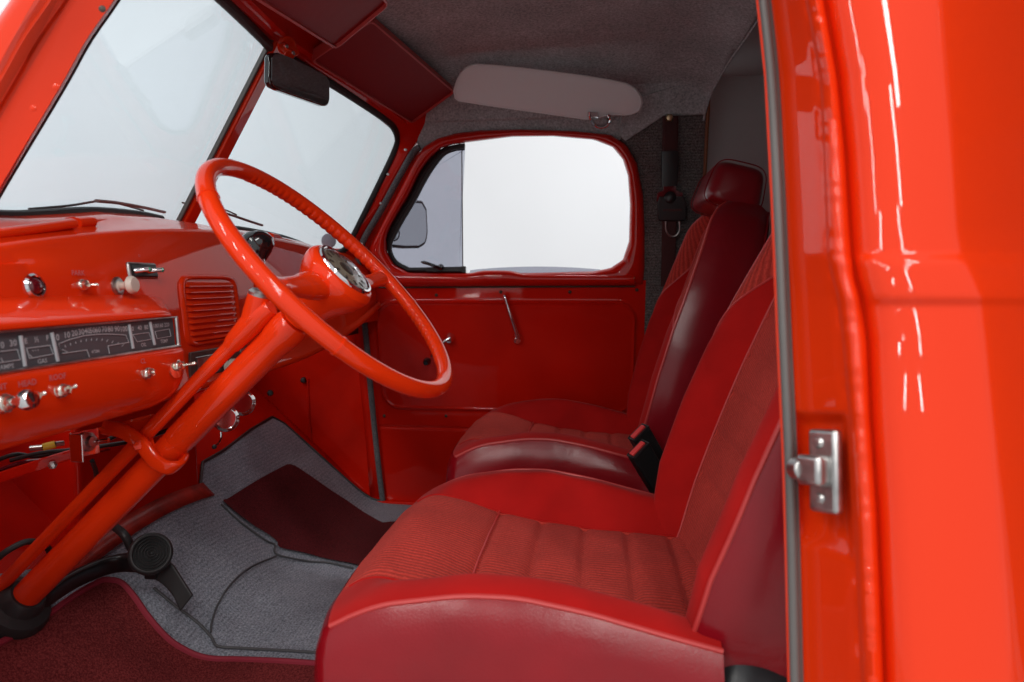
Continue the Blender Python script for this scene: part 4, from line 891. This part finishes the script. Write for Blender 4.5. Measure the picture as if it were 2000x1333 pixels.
    obj('shell_seam', tube(rows[4], .0028, 8), M['vinyl_dk'], st, local=True)
    obj('back_panel', grid([[bp(h, q * (hw(h) - .022), -.068 - .012 * (1 - q * q)) for q in np.linspace(-1, 1, 20)] for h in hs_]), M['vinyl_dk'], st, local=True)
    # headrest
    hc = P0 + a * .652 + f * .018; rows = []
    for i in np.linspace(-math.pi / 2, math.pi / 2, 26):
        row = []
        for j in np.linspace(0, 2 * math.pi, 48, endpoint=False):
            pw = lambda c, e: math.copysign(abs(c) ** e, c)
            y_ = pw(math.sin(i), .45); r_ = max(0, math.cos(i)) ** .30; cx_, cz_ = pw(math.cos(j), .42) * r_, pw(math.sin(j), .42) * r_
            taper = 1 - .10 * cz_
            row.append(hc + A3(0, .132 * y_ * (1 - .06 * cz_), 0) + f * (.062 * cx_ * taper) + a * (.052 * cz_ + .006 * (1 - y_ * y_)))
        rows.append(row)
    hr = obj('headrest', grid(rows, cu=True), M['vinyl_dk'], st, local=True, sharp=70)
    for s in (-.8, .8): obj('headrest_seam', tube([hc + A3(0, .132 * s, 0) + f * (.0632 * math.copysign(abs(math.cos(j)) ** .5, math.cos(j))) * (1 - .10 * math.copysign(abs(math.sin(j)) ** .5, math.sin(j))) + a * (.0535 * math.copysign(abs(math.sin(j)) ** .5, math.sin(j)) + .003) for j in np.linspace(0, 2 * math.pi, 48, endpoint=False)], .0016, 6, closed=True), M['vinyl_dk'], hr, local=True)
    for s in (-.06, .06): obj('headrest_post', tube([hc + A3(0, s, 0) - a * .045, hc + A3(0, s, 0) - a * .085], .006), M['chrome'], hr, local=True)
    # recliner on the outer side
    obj('recliner_bracket', join(abox(.13 - OX, .20 - OX, -.235, -.225, .17, .27), abox(.13 - OX, .24 - OX, -.225, -.21, .06, .22)), M['black'], st, local=True, bevel=.004)
    obj('recliner_cover', lathe([(0, .016), (.03, .013), (.044, .005), (.048, 0), (.048, -.02)], A3(.175 - OX, -.240, -.455 - OZ), (0, -1, .2), 32), mat('dark_grey_plastic', (.022, .022, .024), .35), st, local=True)
    st['_pivot'] = tuple(P0)
    return st
s1 = make_seat()
G_ = 'red bucket seats in the cab'
tag(s1, 'nearest red bucket seat with ribbed cloth cushion, driver side beside the door post', 'seat', G_)
def copy_tree(o, parent=None):
    c = o.copy(); COL.objects.link(c); c.parent = parent
    for ch in list(o.children): copy_tree(ch, c)
    return c
s2 = copy_tree(s1)
pv = Vector(s1['_pivot']); rot = Matrix.Translation(pv) @ Matrix.Rotation(R(5.5), 4, 'Y') @ Matrix.Translation(-pv)   # the driver's backrest leans back a little more
for ch in s1.children:
    if ch.name.split('.')[0] in ('backrest_insert', 'backrest_bolster', 'backrest_shoulder', 'backrest_seam', 'backrest_piping', 'backrest_shell', 'shell_seam', 'back_panel', 'headrest'): ch.matrix_local = rot
for q in (s1, s2): del q['_pivot']
s2.location.y = 1.725; s2.location.x += -.008; s2['label'] = 'farther red bucket seat with its vinyl headrest in view, next to the passenger door'
# ================================================================== BELT PARTS
def buckle(c_, axv, lab, sc=1.0):
    t = thing('belt_buckle', c_, lab, 'seat belt buckle', 'seat belt buckles between the seats')
    axv = nrm(axv); wv = nrm(A3(.75, .5, .5) - axv * (A3(.75, .5, .5) @ axv)); tv = np.cross(axv, wv)
    wv = wv if True else wv
    obj('buckle_body', box(c_ - axv * .055, axv * .055, wv * .0225 * sc, tv * .0115), M['black'], t, bevel=.004)
    obj('buckle_rim', join(*[tube([c_ + wv * a_ * .021 * sc + tv * b_ * .010, c_ + wv * d_ * .021 * sc + tv * e_ * .010], .0018, 8) for a_, b_, d_, e_ in ((-1, -1, 1, -1), (1, -1, 1, 1), (1, 1, -1, 1), (-1, 1, -1, -1))]), M['black'], t)
    obj('release_button', box(c_ + axv * .0012 + tv * .001, axv * .003, wv * .0175 * sc, tv * .0055), M['redbtn'], t, bevel=.0015)
    obj('stalk', tube([c_ - axv * .10, c_ - axv * .22 + A3(0, 0, -.02)], .012, 10, sq=(1.3, .5, .6), up=wv), M['black'], t)
    return t
axb = nrm(Py(1252, 868, 1.30) - Py(1300, 960, 1.33))
buckle(Py(1246, 878, 1.29), axb + A3(-.1, -.25, .1), 'black belt buckle with a wide exposed red button, the lower and nearer of two')
buckle(Py(1247, 845, 1.36), axb + A3(-.1, -.25, .1), 'black belt buckle with a thin red slot, the upper and farther of two')
sb = thing('seat_belt', PS(1308, 232, -.02), 'black and red seat belt latch hanging from the carpeted door post', 'seat belt')
def B(px, py, off=-.022): return PS(px, py, off)
def flat(pts, wd, th=.0016, n=20): return tube(spline(pts, n), 1, 10, sq=(wd / 2, th, .35), up=(1, 0, 0))
obj('webbing', flat([B(1309, 228), B(1309, 260, -.026), B(1308, 300, -.028)], .042), M['web'], sb)
obj('anchor_bolt', lathe([(0, .010), (.008, .009), (.011, .004), (.012, 0)], B(1307, 231, -.024), (0, -1, -TUM), 6), M['brass'], sb, smooth=False)
obj('belt_sleeve', flat([B(1308, 296, -.033), B(1308, 330, -.036), B(1307, 364, -.035)], .047, .007), M['black'], sb)
obj('red_tab', slab([B(1296, 362, -.034), B(1320, 362, -.034), B(1321, 372, -.034), B(1334, 378, -.034), B(1333, 394, -.034), B(1282, 394, -.034), B(1283, 378, -.034), B(1295, 372, -.034)], (0, 1, 0), .006), M['redp'], sb, bevel=.001)
obj('latch_body', join(slab([B(1288, 384, -.040), B(1336, 384, -.040), B(1341, 398, -.040), B(1341, 426, -.040), B(1338, 432, -.040), B(1288, 432, -.040), B(1284, 424, -.040), B(1284, 398, -.040)], (0, 1, 0), .016), lathe([(0, .006), (.012, .004), (.018, 0)], B(1309, 386, -.044), (0, -1, 0), 20)), M['black'], sb, bevel=.003)
obj('latch_slot', box(B(1313, 411, -.0405), (.026, 0, 0), (0, .001, 0), (0, 0, .003)), M['web'], sb)
obj('tongue', tube(spline([B(1300, 432, -.03), B(1301, 450, -.03), B(1308, 461, -.03), B(1320, 461, -.03), B(1327, 450, -.03), B(1327, 432, -.03)], 24), .0025, 8), M['steel'], sb)
obj('lower_webbing', flat([B(1307, 430, -.026), B(1306, 480, -.024), B(1304, 560, -.02)], .040), M['web'], sb)
# ================================================================== OVERHEAD
vo_ = [(885, 178), (890, 160), (898, 143), (910, 130), (926, 124), (960, 126), (1020, 132), (1080, 139), (1140, 147), (1200, 157), (1226, 163), (1244, 174), (1254, 188), (1256, 203), (1251, 216), (1240, 223), (1224, 225), (1194, 223), (1165, 233), (1144, 233), (1060, 221), (960, 207), (888, 196)]
def PV(px, py): return on(px, py, nrm(A3(0, 1, .55)), nrm(A3(0, 1, .55)) @ Py(1060, 190, 1.80))
sv = thing('sun_visor', PV(1160, 228), 'pale grey padded sun visor swung above the passenger door window', 'sun visor')
vp = resample([PV(*p) for p in vo_], 110, True); vcn = sum(vp) / len(vp); vn_ = nrm(A3(0, 1, .55))
rows = []
for sc, o in ((.0, -.0095), (.5, -.0092), (.86, -.0082), (.955, -.0070), (.985, -.0045), (1, 0), (.985, .0045), (.93, .007), (.0, .008)):
    rows.append([vcn + (p - vcn) * sc + vn_ * (o) for p in vp])
obj('visor_pad', grid(rows, cu=True), M['visor'], sv, sharp=70)
obj('visor_welt', tube([vcn + (p - vcn) * .975 - vn_ * .0068 for p in vp], .0016, 6, closed=True), M['visor'], sv)
cc_ = PV(1170, 231) - vn_ * .006
cl_ = obj('visor_clip', join(tube(spline([PV(1152, 217) - vn_ * .012, PV(1154, 230) - vn_ * .016, PV(1166, 243) - vn_ * .016, PV(1182, 243) - vn_ * .014, PV(1190, 232) - vn_ * .010, PV(1186, 222) - vn_ * .008], 30), .0085, 10, sq=(1.5, .45, .6)), box(PV(1158, 222) - vn_ * .013, (.013, 0, -.001), (0, .004, 0), (0, 0, .006))), M['chrome'], sv)
obj('screw', lathe([(0, .003), (.003, .0025), (.0042, 0)], PV(1188, 231) - vn_ * .014, -vn_, 10), M['brown'], cl_)
# two red trays under the front of the roof
def tray(c4, lab, lipw=.010, dep=.022):
    c4 = [np.asarray(c, float) for c in c4]; cen4 = sum(c4) / 4
    n = nrm(np.cross(c4[1] - c4[0], c4[2] - c4[0])); n = n if n[2] < 0 else -n
    t = thing('overhead_panel', cen4, lab, 'overhead panel', 'dark red overhead panels at the front of the roof')
    cc4 = []
    for i in range(4):
        a_, b_, d_ = c4[i - 1], c4[i], c4[(i + 1) % 4]
        cc4 += [b_ + nrm(a_ - b_) * .012, b_ + (nrm(a_ - b_) + nrm(d_ - b_)) * .003, b_ + nrm(d_ - b_) * .012]
    obj('panel_skin', slab(cc4, -n, .006), M['dred'], t, bevel=.001)
    ms = []
    for i in range(len(cc4)):
        a_, b_ = cc4[i], cc4[(i + 1) % len(cc4)]; ms.append(box((a_ + b_) / 2 + n * 0 - n * (dep / 2 - .006), (b_ - a_) / 2, n * dep / 2, nrm(np.cross(n, b_ - a_)) * .0022))
    obj('panel_lip', join(*ms), M['lip'], t, bevel=.0008)
    return t
tray([Py(608, 116, 1.44), Py(724, 38, 1.42), Py(886, 178, 1.86), Py(804, 238, 1.93)], 'dark red overhead panel above the far windshield pane, behind the rear view mirror')
pa0, pa1 = Py(654, 91, 1.27), Py(756, 6, 1.25)
pA = [pa0, pa1, pa1 + A3(.0, -.42, -.03), Py(510, 0, .97) + (Py(510, 0, .97) - pa0) * .4]
tray(pA, 'dark red overhead panel nearest the driver, overlapping the one beside the mirror')
# rear view mirror
mn2 = nrm(A3(.93, -.36, -.06)); md = mn2 @ Py(585, 150, 1.30)
def PM(px, py, off=0): return on(px, py, mn2, md + off)
mo2 = [(527, 112), (531, 104), (545, 103), (572, 114), (610, 133), (638, 149), (645, 160), (645, 198), (641, 207), (634, 208), (585, 191), (545, 177), (531, 170), (526, 160)]
mp = resample([PM(*p) for p in mo2], 60, True); mpc = sum(mp) / len(mp)
rv = thing('rear_view_mirror', mpc, 'dark rounded rear view mirror hanging from a red bracket at the windshield centre', 'mirror')
obj('mirror_case', slab([p - mn2 * .016 for p in mp], mn2, .016), M['gloss_black'], rv, bevel=.004)
obj('mirror_glass', slab([mpc + (p - mpc) * .95 + mn2 * .0005 for p in mp], mn2, .0012), mat('dim_mirror', (.42, .40, .40), .03, metal=1), rv, smooth=False)  # dark roof reflection is put into the glass colour
obj('mirror_bracket', join(tube(spline([PM(566, 108, -.012), PM(562, 98, -.03), Wc1 + A3(.03, -.01, -.005)], 16), .0095, 12), lathe([(0, .006), (.016, .004), (.02, 0)], Py(560, 90, 1.345), (.6, -.5, -.6), 16), slab([PM(552, 88, -.02), PM(575, 92, -.02), PM(582, 106, -.015), PM(572, 112, -.012), PM(560, 100, -.015)], mn2, .006)), M['paint'], rv, bevel=.001)
for q in ((560, 91), (573, 104)): obj('screw', lathe([(0, .003), (.003, .002), (.004, 0)], PM(q[0], q[1], .0), mn2, 10), M['steel'], rv)
# small round glass disc outside the lower corner of the far pane
dk = thing('round_reflector', WR(658, 478) - inn * .06, 'small round pale disc outside the lower far corner of the windshield', 'reflector')
obj('disc', lathe([(0, .004), (.014, .0035), (.021, .002), (.022, 0), (.020, -.002), (0, -.002)], WR(662, 484) - inn * .04, nrm(A3(.5, -.8, 0)), 24), M['pale'], dk)
